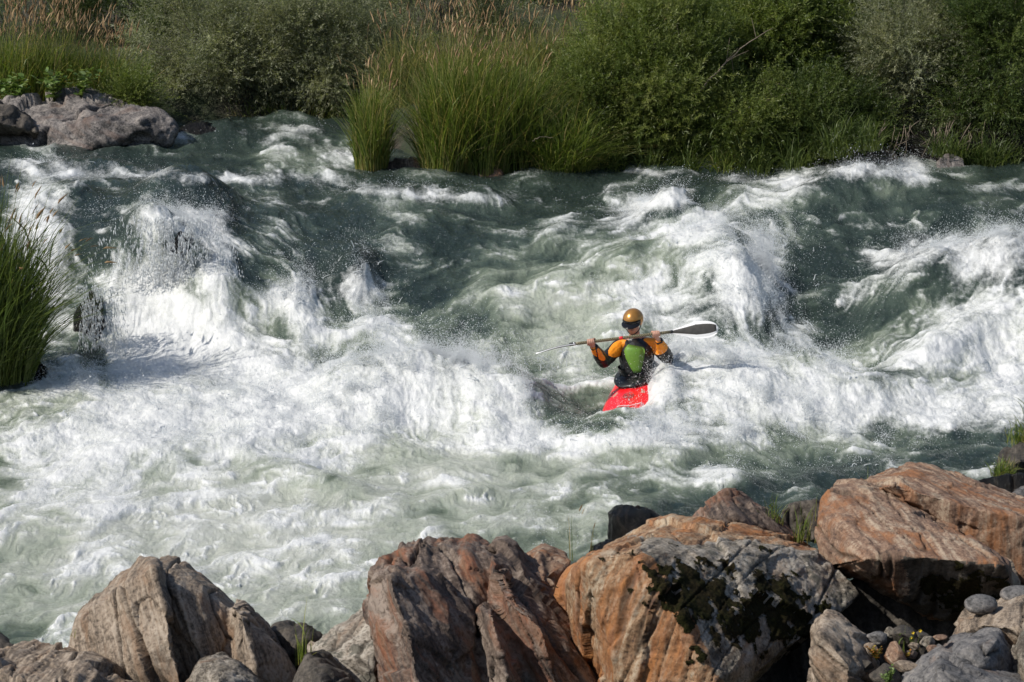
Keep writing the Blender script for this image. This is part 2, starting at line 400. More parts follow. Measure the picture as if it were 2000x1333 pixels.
wme = mesh_np("river_water", np.stack([XX, YY, ZZ], -1).reshape(-1, 3), quads, attrs={'foam': foam.ravel(), 'aer': aer.ravel()}, mats=[MW])
river = tag(link("river", wme), "foaming green whitewater river rushing down over ledges", None, None, 'structure')
print('water', time.time() - T0)

# ---- flying drops
SPRAY = [  # apparent pixel, radii, weight, throw height (m)
 (330, 420, 90, 20, 1.6, .12), (400, 420, 60, 30, 1.2, .12), (130, 410, 80, 20, .8, .1), (300, 520, 90, 40, 1.0, .12), (200, 740, 60, 30, .8, .12), (120, 735, 100, 20, .8, .12),
 (570, 560, 60, 26, 2.4, .22), (520, 590, 20, 30, 1, .12), (700, 530, 45, 36, 2.6, .26), (740, 600, 30, 40, 1.2, .16), (690, 640, 60, 40, .8, .12), (860, 705, 190, 16, 3.8, .19), (700, 740, 60, 30, 1, .14), (960, 720, 70, 20, 1.5, .14), (1020, 770, 60, 40, 1.0, .12),
 (1310, 375, 36, 20, 1.6, .14), (1430, 500, 90, 50, 2.2, .22), (1495, 530, 34, 60, 2.4, .26), (1520, 480, 50, 60, .9, .3), (1540, 600, 80, 60, .8, .2), (1290, 560, 110, 30, .8, .1), (1500, 640, 60, 30, 1, .16), (1240, 410, 80, 26, .7, .1),
 (1380, 700, 90, 30, 1.2, .12), (1600, 700, 90, 30, 1.2, .14), (1430, 780, 160, 40, 1.2, .16), (1300, 850, 120, 30, 1.0, .12), (1120, 850, 100, 20, 1.0, .12), (1800, 850, 260, 20, 1.0, .1), (1960, 465, 60, 16, 1.6, .16), (1780, 475, 70, 18, 1.4, .14), (1700, 560, 90, 20, .9, .1),
 (1700, 325, 110, 14, .9, .1), (1780, 335, 40, 20, 1, .14), (1400, 350, 80, 8, .4, .08), (130, 325, 120, 12, .8, .09), (620, 245, 40, 8, .6, .1), (760, 370, 150, 12, .6, .09), (400, 265, 60, 16, .5, .06), (1460, 920, 60, 20, .7, .1), (1620, 915, 50, 14, .8, .12), (1690, 905, 40, 10, .8, .12),
 (1285, 722, 26, 22, 2.4, .12), (1255, 738, 30, 8, 1.6, .07), (1330, 700, 40, 30, .9, .14), (1200, 745, 40, 14, .5, .08), (1060, 1030, 40, 30, .5, .08), (800, 1080, 100, 12, .3, .06), (400, 800, 250, 60, .5, .08), (700, 800, 200, 60, .6, .08), (1550, 850, 200, 40, .8, .1),
]
def water_at(px, py):
    a, b = proj(XX, YY, ZZ); d = (a - px) ** 2 + (b - py) ** 2
    k = np.argmin(np.where(d < 16, YY, 1e9).ravel())
    return float(XX.ravel()[k]), float(YY.ravel()[k]), float(ZZ.ravel()[k])
VEIL = (water_at(345, 500)[1] - .12, water_at(185, 660)[1] - .10)
def unit_(v): return v / (np.linalg.norm(v, axis=-1, keepdims=True) + 1e-9)
def make_spray():
    inner = (U > -60) & (U < 2060) & (V > 230)
    px_, py_ = proj(XX, YY, ZZ)
    area = (1.25 * 1.7)
    Wt = np.zeros_like(U); Ht = np.zeros_like(U)
    for (a, b, ru, rv, w, h) in SPRAY:
        g = w * G(px_, py_, a, b, ru, rv); Wt += g; Ht += g * h
    Ht = Ht / (Wt + 1e-6)
    crest = np.clip(sstep(bl, .0, .5) + .3, 0, 1)
    clus = np.clip(.35 + fbm2(X * 4, Y * 2.4, 4, 122, .65) * 2.2, 0.03, 2) ** 2
    thrown = Wt.copy()
    Wt = Wt * crest * clus * (.2 + fs) + .05 * fs * np.clip(S1 + .3, 0, 2) * np.clip(.5 + nf, 0, 1)  + .012 * np.clip(S2 + .5 * S1 - 1.2, 0, 3) * (pu > -50) * (.25 + turb)  # last term: white specks over open water, partly in place of sun glints
    Wt[~inner] = 0
    pr = Wt.ravel() / Wt.sum()
    N = 330000
    idx = rng.choice(len(pr), N, p=pr)
    # most drops leave in little bursts that share a direction
    x0, y0, z0, h0 = XX.ravel()[idx], YY.ravel()[idx], ZZ.ravel()[idx], Ht.ravel()[idx] + .02
    bz = .5 + 1.1 * np.clip(.5 + fbm2(x0 * 3.1, y0 * 2, 3, 123, .7) * 1.6, 0, 1.6)
    e = rng.exponential(1.0, N); hh = np.minimum(e, 3.2) * h0 * .5 * bz
    hh[:N // 3] *= .3; hh *= np.clip(thrown.ravel()[idx] * 4, .25, 1)
    drx = fbm2(x0 * 2.3, y0 * 1.4, 2, 124) * 1.2; dry = fbm2(x0 * 2.3 + 50, y0 * 1.4, 2, 125) * 1.2
    x = x0 + rng.normal(size=N) * .012 + hh * (drx + rng.normal(size=N) * .35)
    y = y0 + rng.normal(size=N) * .03 + hh * (dry - .3 + rng.normal(size=N) * .35)
    z = z0 + .004 + hh
    r = .0013 + .0026 * rng.random(N) ** 2.5 + (rng.random(N) < .02) * .0050 * rng.random(N) ** 2
    # the veil over the two dark rocks of the left fall
    nv_ = 9000; q_ = rng.random(nv_) < .62
    vx = np.where(q_, 338 + 34 * rng.normal(size=nv_), 186 + 17 * rng.normal(size=nv_)); vy = np.where(q_, 425 + 130 * rng.random(nv_), 560 + 190 * rng.random(nv_))
    vx = vx + np.round(rng.normal(size=nv_) * 1.5) * 6 * 0 + 5 * np.sin(vy / 23 + np.round(vx / 9))
    st_ = rng.random(130); sx_ = np.where(np.arange(130) < 85, 338 + 46 * rng.normal(size=130), 186 + 20 * rng.normal(size=130)); si_ = np.where(q_, rng.integers(0, 85, nv_), rng.integers(85, 130, nv_))
    vx = sx_[si_] + rng.normal(size=nv_) * (1.2 + 5 * st_[si_] ** 2) + (vy - 480) * np.where(q_, (sx_[si_] - 330) / 260, .05) + 2.5 * np.sin(vy / 17 + si_)
    keep_ = fbm2(vx / 14, vy / 40, 2, 333) > -.25; vx[~keep_] += 12
    Yv = np.where(q_, VEIL[0], VEIL[1]) - .02 - .22 * rng.random(nv_)
    dx_, dy_, dz_ = ray(vx, vy); tv = Yv / dy_
    x[:nv_] = dx_ * tv; y[:nv_] = Yv; z[:nv_] = CAMZ + dz_ * tv; r[:nv_] = .002 + .0035 * rng.random(nv_) ** 2
    # octahedra, drawn out along their path
    base = np.array([[1, 0, 0], [0, 1, 0], [-1, 0, 0], [0, -1, 0], [0, 0, 1.0], [0, 0, -1.0]])
    d = np.stack([drx + .2 * rng.normal(size=N), dry + .2 * rng.normal(size=N), .6 + .5 * rng.normal(size=N)], -1)
    d /= np.linalg.norm(d, axis=1)[:, None]
    st = 1 + 2.0 * rng.random(N) ** 2; d[:nv_] = unit_(rng.normal(size=(nv_, 3)) * .12 + np.array([.1, 0, -1])); st[:nv_] = 3 + 6 * rng.random(nv_)
    vv = base[None] * r[:, None, None]
    vv = vv + (vv @ d[:, :, None]) * d[:, None, :] * (st - 1)[:, None, None]
    vv = vv + np.stack([x, y, z], -1)[:, None, :]
    fb = np.array([[0, 1, 4], [1, 2, 4], [2, 3, 4], [3, 0, 4], [1, 0, 5], [2, 1, 5], [3, 2, 5], [0, 3, 5]])
    ff = fb[None] + (np.arange(N) * 6)[:, None, None]
    # strings of water torn off the crests
    vs2, fs2, o2 = [vv.reshape(-1, 3)], [], N * 6
    ks = rng.choice(np.nonzero(hh > np.percentile(hh, 86))[0], 1100)
    for k in ks:
        if k < nv_: continue
        L = .03 + .10 * rng.random(); nn_ = 7; tt = np.linspace(0, 1, nn_); d0 = unit_(np.array([drx[k] * 1.5 + .5 * rng.normal(), dry[k] + .4 * rng.normal(), .9 + .3 * rng.normal()]))
        sdv = unit_(rng.normal(size=3)); p0 = np.array([x0[k], y0[k], z0[k]])
        c = p0 + d0 * (tt * L)[:, None] + sdv * (.02 * np.sin(tt * 4 + rng.random() * 6) * tt)[:, None] - np.array([0, 0, 1]) * (tt ** 2 * L * .35)[:, None]
        rad = (.0045 * (1 - tt * .75) + .002 * np.abs(np.sin(tt * 9 + k))) * (.6 + .7 * rng.random())
        a_ = unit_(np.cross(d0, [.3, .2, 1])); b_ = np.cross(d0, a_)
        an = np.arange(4) * math.pi / 2
        vs2.append((c[:, None] + (a_ * np.cos(an)[:, None] + b_ * np.sin(an)[:, None])[None] * rad[:, None, None]).reshape(-1, 3))
        for i in range(nn_ - 1):
            for j in range(4):
                A_, B_, C_, D_ = o2 + i * 4 + j, o2 + i * 4 + (j + 1) % 4, o2 + i * 4 + 4 + (j + 1) % 4, o2 + i * 4 + 4 + j
                fs2 += [[A_, B_, C_], [A_, C_, D_]]
        o2 += nn_ * 4
    vv = np.concatenate(vs2); ff = np.concatenate([ff.reshape(-1, 3), np.array(fs2)])
    m = NT("spray_drop"); tc = m.n('ShaderNodeNewGeometry')
    f = m.noise(tc.outputs['Position'], 60, 1)
    m.set(Base_Color=m.ramp(f, [(.3, (.74, .77, .78)), (.7, (.93, .94, .95))]), Roughness=.12, IOR=1.33)
    tr = m.n('ShaderNodeBsdfTranslucent'); tr.inputs[0].default_value = (.85, .88, .9, 1)
    mx = m.n('ShaderNodeMixShader'); mx.inputs[0].default_value = .35
    m.l(m.b.outputs[0], mx.inputs[1]); m.l(tr.outputs[0], mx.inputs[2]); m.l(mx.outputs[0], m.out.inputs[0])
    me = mesh_np("spray", vv.reshape(-1, 3), ff.reshape(-1, 3), mats=[m.m])
    tag(link("water_spray", me), "fine white drops flung up from the crests of the rapids, some standing in for sun glints", None, None, 'stuff')
make_spray()

# ------------------------------------------------------------------ terrain
def shore_far(x):      # distance of the far waterline
    return np.interp(x, [-30, -9, -4.2, -2.9, -2.4, -1.9, -1.2, 3, 5, 7, 9, 30], [41, 41.5, 43.6, 43.9, 43.6, 40.8, 38.9, 38.9, 39.3, 39.6, 41, 42])
def terrain_z(x, y):
    near = -.22 + np.clip(20.6 - y, -6, 5) * .20 + np.clip(15.6 - y, 0, 50) * .23
    near = near + sstep(x, 1.6, 3.0) * .25 * sstep(y, 24.5, 20.0)
    near = near - .55 * sstep(y, 20.0, 22.5)
    bed = zref_y(y) - .9
    sf = shore_far(x) + .25 * fbm2(x * .8, y * 0 + 3, 3, 301)
    far = zref_y(y) - .35 + (y - sf) * .9
    far = np.minimum(far, 1.55 + (y - sf) * .10 + np.clip(y - sf - 8, 0, 60) * .22)
    z = np.maximum(np.maximum(near, bed), far)
    return z + .05 * fbm2(x * 1.2, y * 1.2, 4, 305)
gx = np.concatenate([np.arange(-60, -12, 2.0), np.arange(-12, 12, .15), np.arange(12, 61, 2.0)])
gy = np.concatenate([np.arange(-30, 13, 1.0), np.arange(13, 24, .12), np.arange(24, 38, .4), np.arange(38, 48, .15), np.arange(48, 130, 1.5)])
GX, GY = np.meshgrid(gx, gy); GZ = terrain_z(GX, GY)
ti = np.arange(len(gy) - 1)[:, None] * len(gx) + np.arange(len(gx) - 1)[None, :]
tq = np.stack([ti, ti + 1, ti + len(gx) + 1, ti + len(gx)], -1).reshape(-1, 4)
m = NT("riverbank_soil"); g = m.n('ShaderNodeNewGeometry'); p_ = g.outputs['Position']
nA = m.noise(p_, 1.4, 5); nB = m.noise(p_, 22, 5, .7)
c = m.ramp(nB, [(.3, (.018, .015, .011)), (.55, (.06, .048, .034)), (.75, (.12, .10, .075))])
c2 = m.ramp(nB, [(.3, (.010, .018, .006)), (.7, (.035, .05, .018))])
m.set(Base_Color=m.mix(m.ramp(nA, [(.4, 0.0), (.6, 1.0)]), c, c2), Roughness=.9, Normal=m.bump(nB, .8, .05))
tag(link("riverbank_ground", mesh_np("riverbank_ground", np.stack([GX, GY, GZ], -1).reshape(-1, 3), tq, mats=[m.m])), "dark soil and gravel of the river banks", None, None, 'structure')
print('terrain', time.time() - T0)
# ------------------------------------------------------------------ rocks
def water_at(px, py):
    a, b = proj(XX, YY, ZZ); d = (a - px) ** 2 + (b - py) ** 2
    k = np.argmin(np.where(d < 16, YY, 1e9).ravel())
    return float(XX.ravel()[k]), float(YY.ravel()[k]), float(ZZ.ravel()[k])

def ground_at(px, py, y0=14.0, y1=24.0):
    for Yt in np.arange(y0, y1, .04):
        p = P(px, py, Yt)
        if p.z < float(terrain_z(np.array(p.x), np.array(p.y))): return p
    return P(px, py, y1)

def rock_mat(name, stops, stain=None, stain_amt=.5, lichen=None, lich_amt=.4, rough=.75, spec=.4, speck=.35, streak=14.0, bump=.6, wet=False, sc=1.0):
    m = NT(name); lay = m.attr('lay').outputs['Vector']; tc = m.n('ShaderNodeTexCoord').outputs['Object']
    s1 = m.noise(m.vmul(lay, (.8 * sc, 1.2 * sc, streak * sc)), 1.0, 8, .72, .04)
    s2 = m.noise(m.vmul(lay, (5 * sc, 5 * sc, streak * 3.2 * sc)), 1.0, 5, .6)
    big = m.noise(tc, 2.3 * sc, 4, .6, .4); fine = m.noise(tc, 38 * sc, 7, .72); vfine = m.noise(tc, 130 * sc, 3, .6)
    f = m.math('ADD', m.math('MULTIPLY', s1, .55), m.math('ADD', m.math('MULTIPLY', s2, .25), m.math('MULTIPLY', big, .28)))
    f = m.math('ADD', f, m.math('MULTIPLY', m.math('SUBTRACT', fine, .5), .42))
    f = m.math('ADD', m.math('MULTIPLY', m.math('SUBTRACT', f, .54), 1.9), .54)
    c = m.ramp(f, stops)
    if stain:
        k = m.ramp(m.noise(m.vmul(lay, (1.0, 1.4, 4.5)), 1.0 * sc, 6, .66, .5), [(.56 - .12 * stain_amt, 0.0), (.66 - .08 * stain_amt, 1.0)])
        st = m.mix(m.ramp(s2, [(.35, 0.0), (.65, 1.0)]), stain[0], stain[1])
        c = m.mix(m.math('MULTIPLY', k, min(1, .45 + .5 * stain_amt)), c, st)
    if lichen:
        k = m.ramp(m.noise(tc, 5.5 * sc, 7, .7, .3), [(.62 - .2 * lich_amt, 0.0), (.66 - .16 * lich_amt, 1.0)])
        c = m.mix(m.math('MULTIPLY', k, .85), c, lichen)
    sp = m.ramp(fine, [(.36, 1.0), (.47, 0.0)])
    c = m.mix(m.math('MULTIPLY', sp, speck), c, (.02, .017, .013))
    ck = m.attr('crk').outputs['Fac']
    c = m.mix(m.math('MULTIPLY', ck, .7, True), c, (.025, .019, .014))
    m.set(Base_Color=c, Roughness=m.math('ADD', m.math('MULTIPLY', vfine, .25), rough - .12) if not wet else m.math('MULTIPLY', fine, .35))
    m.b.inputs['Specular IOR Level'].default_value = spec
    b1 = m.bump(s2, bump * .6, .025); b2 = m.bump(fine, bump, .022, b1); m.set(Normal=m.bump(vfine, bump * .7, .006, b2))
    return m.m

MR = {
 'tan': rock_mat("striped_grey_tan_rock", [(.36, (.085, .066, .05)), (.47, (.20, .155, .115)), (.56, (.30, .235, .175)), (.68, (.40, .33, .26))], ((.30, .17, .09), (.20, .13, .08)), .25, speck=.3, streak=20),
 'brown': rock_mat("purple_brown_rock", [(.34, (.03, .022, .02)), (.46, (.085, .060, .047)), (.57, (.15, .11, .085)), (.70, (.27, .215, .175))], ((.34, .12, .055), (.19, .10, .05)), .5, speck=.35, streak=12),
 'rust': rock_mat("rusty_orange_rock", [(.34, (.10, .055, .035)), (.47, (.24, .135, .070)), (.58, (.33, .21, .12)), (.7, (.44, .35, .25))], ((.42, .165, .045), (.24, .09, .035)), .8, speck=.45, streak=7),
 'pink': rock_mat("pinkish_red_rock", [(.34, (.09, .055, .042)), (.47, (.195, .120, .080)), (.57, (.265, .175, .12)), (.70, (.40, .31, .225))], ((.34, .135, .045), (.19, .09, .045)), .65, speck=.3, streak=15),
 'lichen': rock_mat("lichened_pale_grey_rock", [(.36, (.08, .065, .05)), (.5, (.22, .19, .15)), (.6, (.31, .27, .225)), (.7, (.42, .38, .32))], ((.25, .14, .08), (.22, .16, .11)), .25, (.10, .095, .075), .35, speck=.6, streak=5),
 'grey': rock_mat("blue_grey_rock", [(.36, (.05, .048, .048)), (.48, (.125, .12, .118)), (.58, (.175, .165, .16)), (.7, (.26, .24, .22))], ((.26, .15, .09), (.2, .15, .11)), .1, speck=.4, streak=6),
 'far': rock_mat("far_bank_grey_rock", [(.36, (.04, .037, .036)), (.48, (.13, .118, .112)), (.58, (.21, .185, .17)), (.7, (.33, .295, .265))], ((.24, .16, .12), (.17, .12, .1)), .3, speck=.5, streak=5, bump=1.0),
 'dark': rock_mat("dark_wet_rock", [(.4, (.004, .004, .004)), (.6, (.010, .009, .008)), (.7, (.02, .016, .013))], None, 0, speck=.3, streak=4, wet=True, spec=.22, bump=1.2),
 'shade': rock_mat("dark_brown_rock", [(.38, (.03, .026, .022)), (.55, (.075, .063, .05)), (.7, (.13, .11, .09))], None, 0, speck=.4, streak=8),  # dark brown stone; its tone also stands for shade in the hollows
}
m = NT("dry_brown_moss"); tc = m.n('ShaderNodeTexCoord').outputs['Object']; f = m.noise(tc, 60, 5, .7); g_ = m.noise(tc, 8, 3)
c = m.mix(m.ramp(g_, [(.4, 0.0), (.6, 1.0)]), m.ramp(f, [(.35, (.012, .010, .005)), (.6, (.035, .027, .012)), (.75, (.08, .06, .028))]), m.ramp(f, [(.35, (.008, .009, .003)), (.65, (.035, .034, .010))]))
m.set(Base_Color=c, Roughness=1.0, Normal=m.bump(f, 1.0, .03)); m.b.inputs['Specular IOR Level'].default_value = .1
M_MOSS = m.m

def hull_bm(pts):
    bm = bmesh.new()
    for p in pts: bm.verts.new(p)
    r = bmesh.ops.convex_hull(bm, input=bm.verts)
    bmesh.ops.delete(bm, geom=[v for v in bm.verts if not v.link_faces], context='VERTS')
    return bm

def voxel(bm_list, size, smooth=1):
    me = D.meshes.new("tmp")
    if len(bm_list) > 1:
        a = bm_list[0]
        for b in bm_list[1:]:
            t = D.meshes.new("t"); b.to_mesh(t); a.from_mesh(t); D.meshes.remove(t)
    bm_list[0].to_mesh(me)
    for b in bm_list: b.free()
    o = D.objects.new("tmp", me); COL.objects.link(o)
    md = o.modifiers.new("r", 'REMESH'); md.mode = 'VOXEL'; md.voxel_size = size; md.adaptivity = 0
    if smooth:
        s = o.modifiers.new("s", 'SMOOTH'); s.iterations = smooth; s.factor = .5
    dg = bpy.context.evaluated_depsgraph_get(); e = o.evaluated_get(dg)
    m2 = e.to_mesh(); n = len(m2.vertices)
    co = np.empty(n * 3, np.float32); m2.vertices.foreach_get('co', co)
    no = np.empty(n * 3, np.float32); m2.vertices.foreach_get('normal', no)
    m2.calc_loop_triangles()
    sizes = np.empty(len(m2.polygons), np.int32); m2.polygons.foreach_get('loop_total', sizes)
    lv = np.empty(len(m2.loops), np.int32); m2.loops.foreach_get('vertex_index', lv)
    st = np.concatenate([[0], np.cumsum(sizes)[:-1]])
    q = lv[(st[sizes == 4][:, None] + np.arange(4))]; t = lv[(st[sizes == 3][:, None] + np.arange(3))] if (sizes == 3).any() else np.zeros((0, 3), np.int32)
    e.to_mesh_clear(); D.objects.remove(o); D.meshes.remove(me)
    return co.reshape(-1, 3).astype(float), no.reshape(-1, 3).astype(float), q, t

def frame(n):
    n = Vector(n).normalized(); a = n.cross(Vector((0, 1, .13))).normalized(); b = n.cross(a)
    return np.array([a, b, n])

def rock(name, label, hulls, mat, fol=(.9, -.2, .3), seed=0, vox=.014, big=.05, facet=.44, layer=.022, crack=.03, fine=.006, cat='rock', group=None, lsc=9.0, moss=None, mats2=None, cracks=()):
    co, no, q, t = voxel([hull_bm(h) for h in hulls], vox, 1)
    R = frame(fol); lp = co @ R.T
    off = seed * 3.7
    w = fbm3(co * 1.3 + off, 3, seed + 1)
    tt = lp[:, 2] * lsc + w * .28 + off
    l1 = pn3(np.stack([tt, lp[:, 0] * .55 + off, lp[:, 1] * .9], -1), seed + 2)
    l2 = pn3(np.stack([tt * 3.1, lp[:, 0] * 1.2, lp[:, 1] * 2.0 + off], -1), seed + 3)
    l3 = pn3(np.stack([tt * 7.3, lp[:, 0] * 3, lp[:, 1] * 5 + off], -1), seed + 4)
    step = np.tanh(l1 * 5) * .7 + l1 * .5
    ck = 1 - sstep(np.abs(pn3(np.stack([tt * .55 + 9, lp[:, 0] * .5, lp[:, 1] * .5], -1), seed + 5)), 0, .05)
    ck2 = (1 - sstep(np.abs(fbm3(co * 1.7 + off + 31, 2, seed + 6)), 0, .022)) * sstep(w, -.1, .1)
    ck = np.clip(ck + .25 * ck2, 0, 1)
    for (pa, pb, wd, dp) in cracks:      # long clefts given by two points on the surface
        pa, pb = np.array(pa), np.array(pb); d = pb - pa; L = (d * d).sum()
        s = np.clip(((co - pa) @ d) / L, -.05, 1.05); dist = np.linalg.norm((co - pa - s[:, None] * d) * np.array([1, .35, 1]), axis=1) + w * .05
        k = np.exp(-(dist / wd) ** 2); co = co - no * (k * dp)[:, None]; ck = np.clip(ck + k * .8, 0, 1)
    f1 = fbm3(co * 9 + off, 4, seed + 7, .6)
    chip = np.tanh(3.5 * fbm3(co * 2.6 + off, 3, seed + 8)) * .55; nick = np.tanh(4 * fbm3(co * 8.5 + off, 2, seed + 9))
    rg_ = np.random.default_rng(seed + 77); fd = np.zeros(len(co)); ext = co.max(0) - co.min(0); scl = float(np.sort(ext)[1])
    for (cell, amp) in ((.42, .30), (.16, .26)):
        cs = cell * scl; K_ = int(min(260, max(12, (ext / cs).prod() ** .67 * 5)))
        ids = rg_.choice(len(co), K_, replace=False); sd_ = lp[ids] * np.array([.8, .9, 1.9]); tl = rg_.normal(size=(K_, 3)); hgt = rg_.normal(size=K_)
        lq = lp * np.array([.8, .9, 1.9]) + (w * .10)[:, None] * cs * 2
        best = np.full(len(co), 1e9); who = np.zeros(len(co), int)
        for k_ in range(K_):
            dd = ((lq - sd_[k_]) ** 2).sum(1); mk = dd < best; best[mk] = dd[mk]; who[mk] = k_
        pl_ = ((lp - lp[ids][who]) * tl[who]).sum(1)
        fd += amp * np.clip(pl_, -cs, cs) * .5 + hgt[who] * cs * .055
    fd = np.clip(fd, -.10 * scl, .10 * scl) * facet
    d = fd + big * .5 * (w * .8 + chip * .5) + layer * (step * .45 + .35 * l2 + .2 * l3) - crack * ck + fine * (f1 * 2 + nick * .7)
    c2 = co + no * d[:, None]
    org = Vector(c2.mean(0)); org.z = c2[:, 2].min()
    loc = np.array(org)
    nm = [mat] + list(mats2 or [])
    mi = None
    fl = [q, t]
    if mats2:
        msk = moss['zone'](co, no, w)
        fc = np.concatenate([f[:, 0] for f in fl if len(f)])
        mi = (msk[fc] > .5).astype(np.int32)
    me = mesh_np(name, c2 - loc, fl, attrs={'lay': lp, 'crk': ck}, mats=nm, mat_idx=mi)
    o = link(name, me, loc=org); tag(o, label, cat, group)
    if moss:
        mm = moss['mask'](co, no, w); 
        ftop = q[(mm[q] > 0).all(1)]
        if len(ftop):
            used, inv = np.unique(ftop, return_inverse=True); inv = inv.reshape(-1, 4)
            bump_ = fbm3(co[used] * 34 + off, 3, seed + 15, .7)
            h = .002 + .010 * np.sqrt(np.clip(mm[used] * 4, 0, 1)) * (1 + .7 * bump_)
            v = c2[used] + no[used] * h[:, None] - loc
            link("moss", mesh_np("moss", v, inv, mats=[M_MOSS]), parent=o)["kind"] = "stuff"
    return o

def slab(outline, Y, lean=.6, front=(), depth=.8, shrink=.8, drop=0.0):
    """points of one rock lump: a rim that leans away with height, nearer points, and a back"""
    pm = max(p[1] for p in outline); cx = sum(p[0] for p in outline) / len(outline); cy = sum(p[1] for p in outline) / len(outline)
    pts = []
    for (a, b) in outline:
        h = (pm - b) / F * Y
        pts.append(P(a, b, Y + lean * h))
        bk = P(cx + (a - cx) * shrink, b + (cy - b) * .25 * 0 + 0, Y + lean * h + depth); bk.z = pts[-1].z - .12 - drop
        pts.append(bk)
    for (a, b, dy) in front: pts.append(P(a, b, Y - dy))
    return pts

R_ = {}
# striped grey-tan boulder, bottom left
R_['stripe'] = rock("boulder", "pointed striped grey-tan boulder with a dark shaded right flank at the river edge", [
   slab([(137, 1238), (148, 1212), (192, 1182), (245, 1146), (292, 1108), (318, 1110), (340, 1400), (120, 1420)], 18.3, .35, [(300, 1110, -.1), (335, 1240, .22), (370, 1420, .25), (180, 1420, .05)], .7, .8),
   slab([(300, 1112), (330, 1112), (362, 1124), (402, 1148), (452, 1188), (505, 1240), (545, 1420), (330, 1420)], 18.45, .35, [(330, 1150, .02), (380, 1250, .12), (420, 1420, .12)], .7, .85),
   slab([(452, 1184), (478, 1190), (520, 1232), (562, 1282), (590, 1345), (600, 1420), (430, 1420)], 18.3, .35, [(470, 1200, .08), (500, 1300, .18), (510, 1420, .22)], .6, .85)],
   MR['tan'], fol=(.93, -.05, .36), seed=3, big=.03, layer=.022, crack=.04, vox=.012, facet=.2,
   cracks=[(P(268, 1130, 18.1), P(330, 1250, 18.0), .02, .06), (P(452, 1192, 18.2), P(470, 1340, 18.1), .025, .08)])
rock("boulder", "low brown striped boulder in the bottom left corner", [slab([(-90, 1285), (0, 1270), (45, 1282), (110, 1281), (140, 1274), (185, 1282), (235, 1303), (275, 1345), (290, 1430), (-90, 1430)], 17.6, .9, [(60, 1330, .3), (200, 1340, .25), (100, 1430, .4)], .5)],
   MR['tan'], fol=(.9, -.1, .4), seed=8, layer=.03, crack=.045)
rock("rock", "small dark rock behind the low corner boulder", [slab([(-60, 1248), (0, 1243), (25, 1262), (42, 1290), (-60, 1300)], 18.6, .6, [(0, 1280, .15)], .5)], MR['shade'], seed=9, vox=.02)
rock("rock", "pale quartz-streaked rock at the foot of the striped boulder", [slab([(360, 1340), (385, 1298), (420, 1288), (470, 1300), (505, 1330), (520, 1420), (350, 1420)], 17.5, .7, [(430, 1330, .2), (430, 1420, .25)], .5)], MR['lichen'], fol=(.8, -.2, .5), seed=10, vox=.014)
rock("rock", "dark rock behind the grass sprig between the two big boulders", [slab([(528, 1232), (560, 1222), (600, 1226), (628, 1245), (625, 1340), (540, 1340)], 18.9, .5, [(580, 1260, .15)], .5)], MR['shade'], seed=11, vox=.018)
rock("rock", "brown-grey rock low between the striped and the purple-brown boulders", [slab([(570, 1340), (600, 1285), (640, 1290), (690, 1330), (740, 1420), (560, 1430)], 17.4, .7, [(630, 1330, .15), (640, 1420, .3)], .5)], MR['shade'], seed=12, vox=.016)
rock("boulder", "smooth flat-faced grey boulder leaning on the purple-brown one", [slab([(608, 1268), (638, 1244), (718, 1196), (760, 1190), (800, 1240), (780, 1420), (700, 1420), (650, 1330)], 18.3, .6, [(640, 1290, .12), (730, 1280, .2), (740, 1400, .25)], .6)], MR['lichen'], fol=(.3, -.3, .9), seed=13, layer=.012, crack=.02)
# centre boulder
rock("boulder", "large cleft purple-brown boulder with a rusty pointed front slab", [
   slab([(715, 1150), (722, 1125), (762, 1094), (802, 1080), (850, 1083), (905, 1077), (945, 1078), (975, 1092), (1000, 1140), (1010, 1420), (770, 1420), (735, 1260)], 18.3, .5, [(760, 1160, .15), (900, 1200, .12)], .8),
   slab([(960, 1090), (1012, 1150), (1062, 1172), (1102, 1212), (1152, 1272), (1205, 1345), (1240, 1430), (940, 1430)], 18.1, .45, [(990, 1160, .12), (1060, 1230, .28), (1110, 1430, .45)], .8),
   slab([(735, 1130), (755, 1116), (800, 1110), (860, 1116), (885, 1150), (930, 1230), (960, 1430), (745, 1430), (728, 1220)], 17.7, .5, [(760, 1125, .0), (800, 1250, .3), (830, 1430, .5)], .5),
   slab([(935, 1190), (965, 1180), (1010, 1250), (1060, 1430), (950, 1430)], 17.75, .4, [(960, 1200, .05), (990, 1330, .2)], .4)],
   MR['brown'], fol=(.88, .05, .47), seed=21, big=.04, layer=.034, crack=.05, vox=.012,
   cracks=[(P(885, 1150, 17.5), P(975, 1330, 17.35), .03, .09), (P(975, 1110, 18.0), P(1075, 1330, 17.6), .03, .10), (P(775, 1260, 17.4), P(812, 1340, 17.2), .02, .06)])
rock("rock", "small tan rock peeking behind the purple-brown boulder", [slab([(955, 1085), (965, 1078), (985, 1086), (1002, 1110), (995, 1150), (950, 1150)], 19.6, .5, [], .4)], MR['tan'], seed=14, vox=.02)
rock("rock", "pinkish tan rock wedged between the purple-brown and the mossy boulder", [slab([(1000, 1108), (1030, 1088), (1058, 1077), (1085, 1086), (1115, 1092), (1130, 1200), (1040, 1220), (1005, 1170)], 19.0, .8, [(1060, 1130, .15)], .6)], MR['pink'], fol=(.4, -.2, .9), seed=15)
